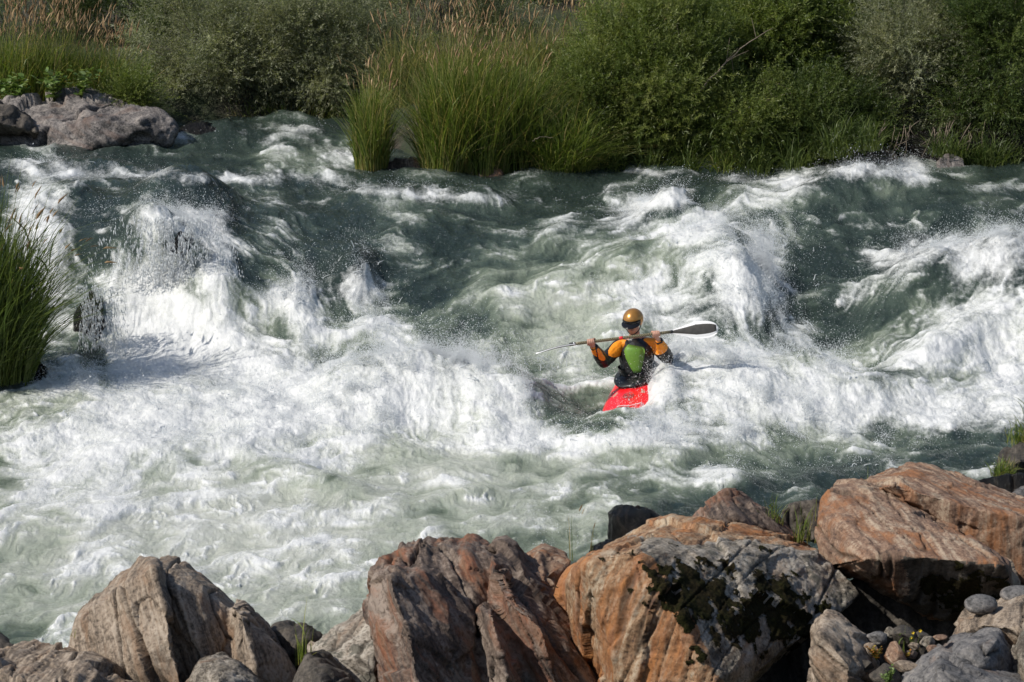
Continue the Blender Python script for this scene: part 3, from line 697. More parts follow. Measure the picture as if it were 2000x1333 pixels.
# big mossy boulder
def _moss_mask(co, no, w):
    px_, py_ = proj(co[:, 0], co[:, 1], co[:, 2])
    n = fbm3(co * 7.0 + 3, 5, 401, .68) + .35 * fbm3(co * 1.9 + 11, 2, 402)
    zone = G(px_, py_, 1470, 1190, 205, 82, -14, 1.6) + .55 * G(px_, py_, 1400, 1260, 80, 60, 0, 1.5) + .45 * G(px_, py_, 1300, 1130, 60, 40, -30)
    return n * 1.6 + zone * .85 - .62
def _grey_zone(co, no, w):
    px_, py_ = proj(co[:, 0], co[:, 1], co[:, 2])
    e = px_ - (1245 + (py_ - 1060) * .62 + w * 70)
    top = (py_ < 1058 + w * 60 - .0 * px_)
    return ((e > 0) & ~((py_ < 1050 + w * 20 + (px_ - 1300) * .08))).astype(float)
rock("boulder", "huge rusty orange and pale grey boulder patched with dark moss", [
   slab([(1088, 1170), (1096, 1140), (1112, 1108), (1152, 1084), (1205, 1058), (1262, 1032), (1312, 1016), (1362, 1018), (1450, 1040), (1556, 1058), (1604, 1078), (1642, 1112), (1684, 1162), (1600, 1212), (1470, 1345), (1200, 1420), (1120, 1250)], 17.9, 1.0,
        [(1150, 1100, .30), (1245, 1082, .35), (1330, 1210, .62), (1400, 1330, .75), (1330, 1420, .75), (1240, 1420, .6), (1450, 1345, .5), (1180, 1240, .3)], .9, .85, .1)],
   MR['rust'], fol=(.86, -.35, -.25), seed=31, big=.05, layer=.012, crack=.018, fine=.007, vox=.012, facet=.24, moss={'mask': _moss_mask, 'zone': _grey_zone}, mats2=[MR['lichen']])
rock("rock", "reddish grey pointed rock just behind the mossy boulder", [slab([(1350, 1010), (1385, 980), (1420, 963), (1440, 964), (1475, 990), (1520, 1015), (1572, 1056), (1560, 1100), (1360, 1090)], 20.0, .5, [(1430, 1010, .2)], .6)], MR['brown'], fol=(.7, 0, .7), seed=32, layer=.02)
rock("wet_rock", "glossy black wet rock standing in the water behind the mossy boulder", [slab([(1184, 1000), (1200, 992), (1235, 990), (1275, 997), (1304, 1018), (1310, 1090), (1190, 1090)], 22.3, .35, [(1200, 1010, .1), (1250, 1060, .2)], .5)], MR['dark'], seed=33, layer=.012, crack=.0, big=.03)
rock("wet_rock", "low flat reddish-black wet rock awash beside the upright black rock", [slab([(1148, 1072), (1180, 1058), (1215, 1056), (1255, 1060), (1270, 1100), (1150, 1100)], 21.6, 1.2, [], .4)], MR['dark'], seed=34, vox=.018)
rock("rock", "dark blue-grey rock in the gap behind the grass tuft", [slab([(1525, 1000), (1545, 984), (1590, 980), (1612, 1000), (1615, 1060), (1530, 1060)], 20.3, .5, [], .5)], MR['shade'], seed=35, vox=.018)
# right-hand pair
rock("boulder", "long pinkish boulder with sloping top and overhanging front toned dark for moss and shade", [
   slab([(1590, 1050), (1596, 985), (1616, 955), (1660, 948), (1705, 952), (1800, 1010), (1900, 1060), (1972, 1100), (1985, 1140), (1940, 1200), (1860, 1215), (1760, 1180), (1680, 1140), (1600, 1110)], 18.8, 1.3,
        [(1680, 1095, .38), (1712, 1082, .42), (1800, 1088, .55), (1962, 1104, .62), (1970, 1150, .45), (1850, 1210, .2)], .7, .9)],
   MR['pink'], fol=(.97, .15, .12), seed=41, big=.03, layer=.016, crack=.025, vox=.012, facet=.24,
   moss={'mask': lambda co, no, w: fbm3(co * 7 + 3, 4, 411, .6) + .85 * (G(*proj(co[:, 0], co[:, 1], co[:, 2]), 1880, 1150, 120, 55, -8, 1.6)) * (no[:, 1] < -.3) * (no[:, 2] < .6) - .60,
         'zone': lambda co, no, w: ((no[:, 1] < -.35) & (no[:, 2] < .62) & (proj(co[:, 0], co[:, 1], co[:, 2])[0] + w * 60 > 1765)).astype(float)}, mats2=[MR['shade']])  # steep front faces take the dark rock: moss tone plus the overhang's shade
rock("boulder", "banded orange-streaked boulder stepping up behind the long pinkish one", [
   slab([(1672, 962), (1690, 945), (1740, 930), (1772, 922), (1812, 926), (1855, 942), (2000, 986), (2120, 1030), (2120, 1160), (2010, 1160), (1960, 1110), (1800, 1020)], 19.7, .9,
        [(1745, 948, .1), (1800, 990, .15), (1930, 1000, .42), (1990, 1010, .45), (2080, 1040, .45), (2010, 1160, .45)], .8, .9)],
   MR['pink'], fol=(.9, .42, .08), seed=42, big=.03, layer=.022, crack=.02, vox=.013, facet=.24)
rock("rock", "pale grey rock at the right edge behind the banded boulder", [slab([(1965, 975), (1985, 958), (2030, 945), (2080, 960), (2090, 1010), (1975, 1010)], 21.3, .7, [], .5)], MR['grey'], seed=43, vox=.02)
rock("boulder", "tan rock with diagonal bands below the mossy boulder's dark overhang", [slab([(1584, 1280), (1592, 1222), (1612, 1200), (1640, 1210), (1690, 1250), (1722, 1300), (1730, 1430), (1580, 1430)], 17.0, .55, [(1600, 1240, .1), (1660, 1300, .25), (1650, 1430, .3)], .5)], MR['tan'], fol=(.55, -.1, .83), seed=44)
rock("boulder", "blue-grey angular boulder with a ridged top in the bottom right corner", [slab([(1848, 1270), (1862, 1246), (1930, 1228), (1950, 1232), (1975, 1270), (1995, 1330), (1990, 1400), (1860, 1400)], 17.0, .9, [(1870, 1280, .15), (1945, 1250, .1), (1900, 1330, .3)], .5)], MR['grey'], fol=(.4, -.4, .8), seed=45, layer=.012)
rock("boulder", "wide low blue-grey slab along the bottom edge", [slab([(1762, 1330), (1800, 1295), (1835, 1270), (1880, 1282), (1960, 1310), (2040, 1330), (2050, 1430), (1750, 1430)], 16.6, 1.1, [(1840, 1300, .1), (1900, 1345, .25), (1800, 1400, .3)], .5)], MR['grey'], fol=(.3, -.4, .85), seed=46, layer=.012)
rock("boulder", "brown streaked rock under the rounded cobbles at the right edge", [slab([(1855, 1245), (1878, 1210), (1905, 1190), (1930, 1200), (1960, 1180), (2010, 1170), (2090, 1180), (2090, 1290), (1960, 1290)], 17.5, .9, [(1920, 1220, .1), (2000, 1230, .2)], .5)], MR['tan'], fol=(.5, -.2, .8), seed=47)
rock("rock", "rust-spotted grey rock at the right edge below the streaked one", [slab([(1970, 1270), (2000, 1240), (2060, 1235), (2100, 1290), (2100, 1400), (1985, 1400)], 16.9, .7, [(2010, 1300, .2)], .5)], MR['lichen'], seed=48)
rock("rock", "added dark rock standing in for the deep shade of the hollow under the mossy overhang", [slab([(1560, 1200), (1620, 1150), (1720, 1130), (1850, 1160), (1900, 1230), (1880, 1300), (1560, 1300)], 18.9, .4, [], .5)], MR['shade'], seed=49, vox=.025)  # dark fill rock, added for the hollow's deep shade
rock("boulder", "dark shaded rock wedged under the mossy boulder's right side", [slab([(1440, 1350), (1500, 1270), (1590, 1190), (1610, 1260), (1600, 1420), (1430, 1430)], 18.6, .3, [], .4)], MR['shade'], seed=50, vox=.02)  # dark fill rock, added where only shadow lies beneath the boulder
print('near rocks', time.time() - T0)

# rounded cobbles and loose stones
def cobble(label, px, py, w, h, Y, mat, seed, grp=None, ang=False, name="cobble"):
    ang = ang or grp is not None
    c = P(px, py, Y); sx = w / F * Y / 2; sz = h / F * Y / 2
    bm = bmesh.new(); bmesh.ops.create_icosphere(bm, subdivisions=4, radius=1)
    co = np.array([v.co[:] for v in bm.verts]); fc = np.array([[v.index for v in f.verts] for f in bm.faces]); bm.free()
    if ang:
        r_ = np.random.default_rng(seed); 
        for k in range(11):
            nrm = r_.normal(size=3); nrm /= np.linalg.norm(nrm); dd = .62 + .25 * r_.random(); over = np.maximum(co @ nrm - dd, 0); co = co - over[:, None] * nrm
    else: co = np.sign(co) * np.abs(co) ** .93
    co = co * (1 + .10 * fbm3(co * 1.3 + seed * 5, 3, 55)[:, None]) * np.array([sx, (sx + sz) * .55, sz])
    lp = co @ frame((.4, -.2, .9)).T
    me = mesh_np(name, co, fc, attrs={'lay': lp, 'crk': np.zeros(len(co))}, mats=[mat])
    return tag(link(name, me, loc=c), label, 'stone', grp)
cobble("smooth oval pinkish-grey cobble resting by the mossy overhang", 1916, 1181, 68, 38, 17.7, MR['grey'], 1)
cobble("flattened smooth grey cobble at the right edge beside the oval one", 1992, 1162, 80, 34, 18.0, MR['grey'], 2)
GRP = "loose stones in the hollow between the boulders"
CB = [(1715, 1245, 46, 30, 'grey', 0, "dark rounded stone at the left of the hollow"), (1738, 1236, 26, 24, 'lichen', 1, "small pale stone above the rounded dark one"), (1764, 1240, 52, 40, 'shade', 1, "dark wedge stone behind the yellow flowers"),
      (1785, 1262, 30, 16, 'tan', 0, "small flat tan stone under the yellow flowers"), (1748, 1280, 50, 56, 'pink', 1, "pinkish upright stone left of the lower yellow flower"), (1812, 1254, 34, 24, 'lichen', 1, "pale angular stone right of the yellow flowers"),
      (1838, 1246, 34, 12, 'pink', 0, "thin flat orange stone near the dark hollow"), (1822, 1268, 36, 16, 'pink', 0, "small reddish stone beside the grey slab"), (1700, 1270, 40, 30, 'tan', 1, "tan stone behind the orange plant"),
      (1768, 1300, 60, 26, 'tan', 1, "pale pinkish stone wedged against the grey slab"), (1782, 1278, 30, 18, 'brown', 0, "small red-brown stone below the yellow flowers"), (1729, 1322, 70, 56, 'shade', 1, "dark stone under the small green plant"), (1800, 1240, 30, 16, 'shade', 1, "small dark stone at the lip of the hollow"), (1690, 1300, 40, 30, 'shade', 1, "dark stone behind the diagonal-banded rock")]
for i, (a, b, w, h, mk, an, lab) in enumerate(CB):
    cobble(lab, a, b, w, h, 17.35 - (b - 1240) * .006, MR[mk], 60 + i, GRP, bool(an), "stone")

# rocks along the far bank
rock("boulder", "broad weathered grey boulder on the far bank below the tall grass", [
   slab([(-90, 225), (-20, 206), (50, 204), (95, 194), (165, 190), (215, 202), (285, 214), (320, 228), (336, 262), (300, 290), (-90, 300)], 40.9, 1.2, [(60, 250, .2), (200, 240, .3), (290, 250, .3), (150, 300, .5)], 1.2),
   slab([(200, 225), (260, 208), (318, 222), (338, 250), (335, 284), (210, 290)], 40.7, .9, [(270, 240, .1)], .6)],
   MR['far'], fol=(.4, -.3, .86), seed=71, vox=.03, big=.12, layer=.07, crack=.12, fine=.018, lsc=4, facet=.42)
rock("boulder", "dark boulder at the left edge of the far bank", [slab([(-90, 205), (-20, 196), (25, 206), (58, 232), (80, 262), (-90, 268)], 40.5, .9, [(0, 240, .2)], .8)], MR['shade'], seed=72, vox=.035, big=.08, layer=.04)
rock("wet_rock", "low dark wet rock with water sliding over it beside the far boulder", [slab([(338, 262), (355, 244), (395, 238), (430, 250), (462, 278), (420, 300), (345, 300)], 41.2, 1.4, [], .7)], MR['dark'], seed=73, vox=.03, big=.05)
rock("rock", "flat grey slab at the water's edge under the right far bushes", [slab([(1598, 318), (1640, 302), (1690, 290), (1735, 291), (1758, 306), (1762, 332), (1600, 336)], 39.2, 1.2, [], .7)], MR['far'], fol=(.2, -.3, .9), seed=74, vox=.03, big=.05, layer=.04)
rock("rock", "small splashed grey rock under the hanging roots", [slab([(1824, 318), (1850, 302), (1882, 306), (1892, 345), (1826, 350)], 38.6, .8, [], .5)], MR['far'], seed=75, vox=.03)
rock("rock", "brown rock at the foot of the lone reed clump", [slab([(752, 325), (775, 308), (812, 306), (828, 322), (820, 340), (755, 340)], 38.45, .9, [], .4)], MR['brown'], seed=76, vox=.03)
rock("rock", "small reddish rock at the foot of the wide reed bed", [slab([(930, 340), (945, 325), (968, 322), (982, 338), (980, 352), (932, 352)], 38.3, .9, [], .4)], MR['pink'], seed=77, vox=.03)
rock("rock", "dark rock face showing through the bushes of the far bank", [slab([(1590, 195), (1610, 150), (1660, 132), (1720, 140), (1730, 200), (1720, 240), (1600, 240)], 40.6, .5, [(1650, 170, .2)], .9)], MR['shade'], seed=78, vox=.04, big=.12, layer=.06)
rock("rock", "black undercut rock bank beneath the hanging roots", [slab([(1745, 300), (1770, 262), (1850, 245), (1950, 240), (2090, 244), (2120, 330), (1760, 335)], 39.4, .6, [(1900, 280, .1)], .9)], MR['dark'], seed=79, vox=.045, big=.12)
rock("wet_rock", "black weedy rock at the right edge of the river", [slab([(1940, 925), (1950, 888), (1990, 868), (2060, 855), (2120, 870), (2120, 945), (1945, 940)], 24.6, .7, [(1990, 900, .15)], .6)], MR['shade'], seed=80, vox=.02, big=.06)
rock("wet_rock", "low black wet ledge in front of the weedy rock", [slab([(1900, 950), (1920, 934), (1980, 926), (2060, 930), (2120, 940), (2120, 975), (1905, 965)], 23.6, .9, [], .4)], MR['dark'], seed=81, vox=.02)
# the rock that shows through the veil of the fall
x_, y_, z_ = water_at(345, 500)
rock("wet_rock", "dark rock showing through the falling veil of white water", [slab([(285, 470), (315, 445), (350, 440), (375, 470), (392, 535), (372, 560), (335, 545), (300, 510)], y_ + .04, .7, [(345, 480, .05)], .5)], MR['dark'], seed=82, vox=.02, big=.08, layer=.05, crack=.05)
rock("wet_rock", "dark wet rock face beside the left-edge grass, streaked by falling water", [slab([(148, 610), (176, 566), (205, 590), (216, 650), (214, 745), (165, 755), (150, 680)], water_at(185, 660)[1] + .02, .35, [(190, 650, .05)], .6)], MR['dark'], seed=83, vox=.02, big=.08, layer=.05, crack=.05)
print('rocks', time.time() - T0)
# ------------------------------------------------------------------ vegetation
def leaf_mat(name, stops, transl=.42, rough=.45, spec=.35):
    m = NT(name); a = m.attr('tone').outputs['Fac']
    c = m.ramp(a, stops); tcn = m.noise(m.n('ShaderNodeTexCoord').outputs['Object'], 2.2, 3, .6)
    c = m.mix(m.math('MULTIPLY', m.ramp(tcn, [(.35, 0.0), (.65, 1.0)]), .35), c, m.mix(1.0, c, (1.25, 1.05, .75), 'MULTIPLY'))
    m.set(Base_Color=c, Roughness=rough); m.b.inputs['Specular IOR Level'].default_value = spec
    tr = m.n('ShaderNodeBsdfTranslucent'); m.l(m.mix(1.0, c, (1.15, 1.25, .6), 'MULTIPLY'), tr.inputs[0])
    mx = m.n('ShaderNodeMixShader'); mx.inputs[0].default_value = transl
    m.l(m.b.outputs[0], mx.inputs[1]); m.l(tr.outputs[0], mx.inputs[2]); m.l(mx.outputs[0], m.out.inputs[0])
    return m.m
ML = {
 'grey': leaf_mat("grey_green_willow_leaf", [(0, (.11, .125, .075)), (.5, (.23, .25, .16)), (1, (.38, .40, .28))]),
 'green': leaf_mat("green_willow_leaf", [(0, (.07, .105, .025)), (.5, (.145, .19, .050)), (1, (.26, .29, .10))]),
 'deep': leaf_mat("deep_green_leaf", [(0, (.035, .060, .018)), (.5, (.085, .125, .035)), (1, (.17, .21, .07))]),  # dark leaf green; also stands for shade in gaps between bushes
 'grass': leaf_mat("reed_grass_blade", [(0, (.05, .085, .018)), (.45, (.14, .20, .040)), (.8, (.26, .30, .09)), (1, (.45, .36, .17))]),
 'drygrass': leaf_mat("pale_dry_grass_blade", [(0, (.09, .13, .035)), (.5, (.19, .22, .08)), (1, (.42, .34, .18))]),
 'seed': leaf_mat("tan_seed_head", [(0, (.17, .11, .06)), (.5, (.32, .215, .12)), (1, (.46, .34, .21))], .25, .8),
 'broad': leaf_mat("pale_broad_leaf", [(0, (.07, .13, .03)), (.5, (.14, .22, .06)), (1, (.28, .34, .16))], .3),
 'orange': leaf_mat("orange_succulent_leaf", [(0, (.20, .07, .015)), (.5, (.38, .17, .03)), (1, (.30, .30, .05))], .2),
}
M_BARK = simple_mat("willow_bark", (.12, .10, .08), .85, vary=.4, scale=20, bump=.5)
M_DRY = simple_mat("bleached_dead_wood", (.19, .15, .11), .8, vary=.3, scale=30, bump=.4)
M_YEL = simple_mat("yellow_petal", (.80, .55, .03), .5)

def unit(v): return v / (np.linalg.norm(v, axis=-1, keepdims=True) + 1e-9)

def blades_np(base, h, az, bend, w, seg=4, r=rng):
    n = len(base); t = np.linspace(0, 1, seg + 1)
    d = np.stack([np.cos(az), np.sin(az), 0 * az], -1)
    side = np.stack([-np.sin(az), np.cos(az), 0 * az], -1)
    tw = r.normal(size=n) * .9
    side = side * np.cos(tw)[:, None] + d * np.sin(tw)[:, None]
    up = np.array([0, 0, 1.0])
    T = t[None, :, None]; b = bend[:, None, None]
    ctr = base[:, None] + up * (h[:, None, None] * (T - .45 * b * T ** 2.2)) + d[:, None] * (h[:, None, None] * b * T ** 1.8)
    wd = (w[:, None] * (1 - t[None]) ** .55 * (.6 + .4 * np.minimum(1, t[None] * 4)) + .0006)[..., None]
    v = np.stack([ctr - side[:, None] * wd, ctr + side[:, None] * wd], 2)     # n, seg+1, 2, 3
    k = np.arange(seg)[:, None] * 2 + np.array([0, 1, 3, 2])[None]
    f = k[None] + (np.arange(n) * (seg + 1) * 2)[:, None, None]
    return v.reshape(-1, 3), f.reshape(-1, 4), ctr

def heads_np(tip, dirv, L, rad, r=rng):
    n = len(tip); t = np.array([0, .25, .6, 1.0]); pr = np.array([.25, 1, .75, .05])
    d = unit(dirv); a = unit(np.cross(d, r.normal(size=(n, 3)))); b = np.cross(d, a)
    droop = np.stack([d[:, 0], d[:, 1], -np.abs(d[:, 0]) - .3], -1)
    ctr = tip[:, None] + d[:, None] * (L[:, None, None] * t[None, :, None]) + droop[:, None] * (L[:, None, None] * .22 * t[None, :, None] ** 2)
    an = np.arange(4) * math.pi / 2
    ring = a[:, None] * np.cos(an)[None, :, None] + b[:, None] * np.sin(an)[None, :, None]
    jag = 1 + .5 * r.normal(size=(n, 4, 4, 1))
    v = ctr[:, :, None] + ring[:, None] * (rad[:, None, None, None] * pr[None, :, None, None]) * jag
    f = []
    for k in range(3):
        for q in range(4): f.append([k * 4 + q, k * 4 + (q + 1) % 4, k * 4 + 4 + (q + 1) % 4, k * 4 + 4 + q])
    f = np.array(f)[None] + (np.arange(n) * 16)[:, None, None]
    return v.reshape(-1, 3), f.reshape(-1, 4)

def grass_clump(name, label, px, py, hw, Y, n, h, hvar=.3, bend=.35, w=.005, heads=0, head_h=1.15, mat='grass', group=None, dy=.35, lean=(0, 0), head_len=.16, seed=1, cat='grass clump', straw=.06, head_r=.009, zbase=None, az_bias=None):
    r = np.random.default_rng(seed + 1000)
    c = P(px, py, Y)
    if zbase is not None: c.z = zbase
    rx = hw / F * Y
    q = r.normal(size=(n, 2)) * .5; q = q / np.maximum(1, np.hypot(q[:, 0], q[:, 1]) / 1.0)[:, None]
    base = np.stack([q[:, 0] * rx, q[:, 1] * dy, 0 * q[:, 0] - .03], -1)
    az = np.arctan2(q[:, 1] * dy + r.normal(size=n) * .25 + lean[1] * .6, q[:, 0] * rx + r.normal(size=n) * .35 + lean[0] * .6)
    hh = h * (1.12 - (hvar + .3) * r.random(n) ** 1.2) * (1 - .25 * (q ** 2).sum(1)); tall = r.random(n) < .06; hh[tall] *= 1.2
    bd = np.clip(bend * (.2 + 1.6 * r.random(n) ** 1.6) * (.6 + .8 * np.hypot(q[:, 0], q[:, 1])), 0, 1.2)
    lf = r.random(n) < .36; wv_ = w * (.6 + .8 * r.random(n))
    base[lf, 2] += hh[lf] * .7 * r.random(lf.sum()); drift = bd * (base[:, 2] / h) ** 1.6 * h * .6
    base[lf, 0] += (np.cos(az) * drift)[lf]; base[lf, 1] += (np.sin(az) * drift)[lf]
    hh[lf] *= .22 + .25 * r.random(lf.sum()); bd[lf] = .35 + .95 * r.random(lf.sum()); az[lf] += r.normal(size=lf.sum()) * 1.4; wv_[lf] *= 1.25
    v, f, ctr = blades_np(base, hh, az, bd, wv_, 4, r)
    tone = np.clip(.45 + .27 * r.normal(size=n) + .15 * (q[:, 0]), 0, .9); tone[r.random(n) < straw] = 1
    tonev = np.repeat(tone, 10).reshape(n, 10); low = (r.random(n) < .45) & ~lf; tonev[low, 0:2] = .97; tonev[low, 2:4] = np.maximum(tonev[low, 2:4], .75); tipb = r.random(n) < .3; tonev[tipb, 8:] = np.minimum(1, tonev[tipb, 8:] + .3); tonev = tonev.ravel()
    me = mesh_np("blades", v, f, smooth=False, attrs={'tone': tonev}, mats=[ML[mat]])
    if heads == 0:
        o = link(name, me, loc=c); me.name = name
        return tag(o, label, cat, group)
    root = empty(name, c, label, cat, group)
    link("blades", me, root)
    m_ = heads
    q = r.normal(size=(m_, 2)) * .5
    base = np.stack([q[:, 0] * rx * 1.1, q[:, 1] * dy, 0 * q[:, 0]], -1)
    az = r.random(m_) * 2 * math.pi * .35 + (0 if az_bias is None else az_bias) + r.normal(size=m_) * .9
    hh = h * head_h * (1 - .32 * r.random(m_)); bd = np.clip(.12 + .13 * r.random(m_) + abs(lean[0]) * .35 * r.random(m_), 0, .9)
    v, f, ctr = blades_np(base, hh, az, bd, np.full(m_, .0022), 4, r)
    link("stalks", mesh_np("stalks", v, f, smooth=False, attrs={'tone': np.repeat(np.clip(.6 + .3 * r.normal(size=m_), 0, 1), 10)}, mats=[ML['drygrass']]), root)
    v, f = heads_np(ctr[:, -1] - unit(ctr[:, -1] - ctr[:, -2]) * .02, ctr[:, -1] - ctr[:, -2], head_len * (.6 + .7 * r.random(m_)), head_r * (.6 + .8 * r.random(m_)), r)
    hd = link("seed_heads", mesh_np("seed_heads", v, f, attrs={'tone': np.repeat(np.clip(.5 + .3 * r.normal(size=m_), 0, 1), 16)}, mats=[ML['seed']]), root)
    hd['kind'] = 'stuff'
    return root

def tube_np(pts, rad, sides=5):
    pts = np.asarray(pts, float); n = len(pts); rad = np.broadcast_to(rad, (n,))
    tan = unit(np.gradient(pts, axis=0)); ref = np.array([.3, .9, .2]); a = unit(np.cross(tan, ref)); b = np.cross(tan, a)
    an = np.arange(sides) * 2 * math.pi / sides
    v = pts[:, None] + (a[:, None] * np.cos(an)[None, :, None] + b[:, None] * np.sin(an)[None, :, None]) * rad[:, None, None]
    f = [[i * sides + j, i * sides + (j + 1) % sides, (i + 1) * sides + (j + 1) % sides, (i + 1) * sides + j] for i in range(n - 1) for j in range(sides)]
    v = np.concatenate([v.reshape(-1, 3), pts[:1], pts[-1:]]); k = n * sides
    tris = [[k, (j + 1) % sides, j] for j in range(sides)] + [[k + 1, (n - 1) * sides + j, (n - 1) * sides + (j + 1) % sides] for j in range(sides)]
    return v, np.array(f), np.array(tris)

def join_np(parts):
    vs_, qs, ts, o = [], [], [], 0
    for v, q, t in parts:
        vs_.append(v); qs.append(q + o); ts.append(t + o); o += len(v)
    return np.concatenate(vs_), [np.concatenate(qs), np.concatenate(ts)]

def curve_pts(ctrl, n=14, wob=0, r=rng):
    ctrl = np.asarray(ctrl, float); t = np.linspace(0, len(ctrl) - 1, n); i = np.clip(t.astype(int), 0, len(ctrl) - 2); f = (t - i)[:, None]
    g = np.gradient(ctrl, axis=0); p0, p1, m0, m1 = ctrl[i], ctrl[i + 1], g[i], g[i + 1]
    p = (2 * f ** 3 - 3 * f ** 2 + 1) * p0 + (f ** 3 - 2 * f ** 2 + f) * m0 + (-2 * f ** 3 + 3 * f ** 2) * p1 + (f ** 3 - f ** 2) * m1
    if wob: p[1:-1] += r.normal(size=(n - 2, 3)) * wob
    return p

def shrub(name, label, px, top, bot, hw, Y, mat='grey', lumps=70, twigs=70, lpt=14, leaf=.055, lw=.0052, lump_r=.33, group=None, seed=1, upright=.5, ry=.75, cat='shrub', dens_low=1.0, base_py=None):
    r = np.random.default_rng(seed + 2000)
    c = P(px, (top + bot) / 2, Y); rz = (bot - top) / F * Y / 2; rx = hw / F * Y; rr = np.array([rx, rx * ry, rz])
    zb = float(terrain_z(np.array(c.x), np.array(c.y)))
    loc = Vector((c.x, c.y, min(zb, c.z - rz)))
    c0 = np.array(c - loc)
    # lumps spread over the crown's outer shell with a few inside
    d = unit(r.normal(size=(lumps, 3))); d[:, 1] -= .25; d = unit(d)
    rad = .42 + .78 * r.random(lumps) ** .75
    lc = c0 + d * rr * rad[:, None]
    lr = lump_r * (.45 + .85 * r.random(lumps)); ltone = r.normal(size=lumps) * .19
    nt_ = lumps * twigs; li = np.repeat(np.arange(lumps), twigs)
    td = unit(r.normal(size=(nt_, 3))); start = lc[li] + td * (lr[li] * r.random(nt_) ** .5 * .8)[:, None]
    tdir = unit(td * .8 + d[li] * .7 + np.array([0, 0, upright]) + r.normal(size=(nt_, 3)) * .25)
    L = .18 + .3 * r.random(nt_) ** 1.5
    k = (np.arange(lpt) + .5) / lpt
    sag = np.array([0, 0, -1.0]) * (.25 * (1 - upright))
    pos = start[:, None] + tdir[:, None] * (L[:, None, None] * k[None, :, None]) + sag * (L[:, None, None] * k[None, :, None] ** 2)
    ns_ = lumps * 5; lj = r.integers(0, lumps, ns_); n40 = 42
    sdir = unit(d[lj] * .8 + np.array([0, 0, .9]) + r.normal(size=(ns_, 3)) * .35); sL = .35 + .45 * r.random(ns_)
    kk = (np.arange(n40) + .5) / n40
    sp_ = (lc[lj] + r.normal(size=(ns_, 3)) * .1)[:, None] + sdir[:, None] * (sL[:, None, None] * kk[None, :, None]) - np.array([0, 0, 1.0]) * (.28 * sL[:, None, None] * kk[None, :, None] ** 2)
    N = nt_ * lpt + ns_ * n40
    pos = np.concatenate([pos.reshape(-1, 3), sp_.reshape(-1, 3)]); ax = np.concatenate([np.repeat(tdir, lpt, 0), np.repeat(sdir, n40, 0)])
    ld = unit(ax * .75 + unit(np.cross(ax, r.normal(size=(N, 3)))) * (.55 + .3 * r.random((N, 1))) + np.array([0, 0, -.08]))
    sd = unit(np.cross(ld, r.normal(size=(N, 3)) + np.array([0, -.3, .9])))
    ll = leaf * (.6 + .7 * r.random(N)); ww = lw * (.7 + .6 * r.random(N))
    up = np.cross(sd, ld) * (ll * .06)[:, None]
    v = np.stack([pos, pos + ld * (ll * .45)[:, None] + sd * ww[:, None] + up, pos + ld * ll[:, None] - np.array([0, 0, 1]) * (ll * .12)[:, None], pos + ld * (ll * .45)[:, None] - sd * ww[:, None] + up], 1).reshape(-1, 3)
    f = np.arange(N * 4).reshape(-1, 4)
    tone = np.clip(.45 + np.concatenate([np.repeat(ltone[li] + r.normal(size=nt_) * .14, lpt), np.repeat(ltone[lj] + .08 + r.normal(size=ns_) * .14, n40)]) + r.normal(size=N) * .10, 0, 1)
    root = empty(name, loc, label, cat, group)
    link("crown", mesh_np("crown", v, f, smooth=False, attrs={'tone': np.repeat(tone, 4)}, mats=[ML[mat]]), root)
    tb = []
    for i in range(0, lumps, 2):
        s0 = np.array([r.normal() * rx * .15, r.normal() * .12, 0.0]); e = lc[i]
        mid = (s0 + e) / 2 + np.array([0, 0, rz * .25]) + r.normal(size=3) * .06
        p = curve_pts([s0, mid, e], 7, .01, r); tb.append(tube_np(p, np.linspace(.016, .004, 7), 4))
    v, fl = join_np(tb)
    link("stems", mesh_np("stems", v, fl, mats=[M_BARK]), root)
    return root

GB = "willows crowding the far bank"
shrub("willow", "large feathery grey-green willow above the upper left pool", 430, -30, 228, 165, 44.9, 'grey', 105, 60, seed=1, group=GB)
shrub("willow", "second grey-green willow, reaching down to the water left of the lone reed clump", 615, -40, 236, 150, 44.7, 'grey', 105, 60, seed=2, group=GB)
shrub("willow", "pale grey willow rising behind the reed bed's tan plumes", 845, -70, 150, 150, 46.6, 'grey', 80, 50, seed=3, group=GB)
shrub("willow", "willow with leaves darkened for the shadow gap behind the left tall grass", 250, -70, 150, 110, 48.3, 'deep', 60, 45, seed=4, group=GB)  # dark foliage put where there is only a shadow gap
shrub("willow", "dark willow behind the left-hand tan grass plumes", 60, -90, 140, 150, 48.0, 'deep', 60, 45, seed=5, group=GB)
shrub("willow", "willow top filling the skyline between the two grey-green willows", 520, -170, 30, 170, 49.0, 'grey', 70, 45, seed=6, group=GB)
shrub("willow", "dark willow in the gap above the reed bed", 1010, -130, 100, 120, 48.6, 'deep', 60, 45, seed=7, group=GB)
shrub("willow", "slender-leaved green willow in the middle of the far bank", 1270, 20, 330, 130, 39.9, 'green', 150, 60, leaf=.07, seed=8, group=GB, upright=.9)
shrub("willow", "dark glossy green willow right of the middle one", 1490, -40, 230, 130, 41.0, 'green', 120, 60, leaf=.07, lw=.0075, seed=9, group=GB, upright=.7)
shrub("willow", "green willow standing right of the rock face in the bushes", 1610, -90, 130, 110, 43.0, 'green', 80, 50, leaf=.08, seed=10, group=GB, upright=.8)
shrub("willow", "tall green willow behind the middle one, its top out of frame", 1360, -120, 140, 130, 43.6, 'green', 75, 50, leaf=.08, seed=11, group=GB, upright=.8)
shrub("willow", "grey-green willow overhanging the hanging roots on the right", 1810, -30, 290, 130, 40.6, 'grey', 115, 58, seed=12, group=GB)
shrub("willow", "dark olive willow at the right edge of the far bank", 1975, -40, 300, 125, 40.0, 'deep', 120, 55, seed=13, group=GB)
shrub("willow", "grey willow behind, high on the right of the far bank", 1890, -150, 60, 170, 45.0, 'grey', 70, 50, seed=14, group=GB)
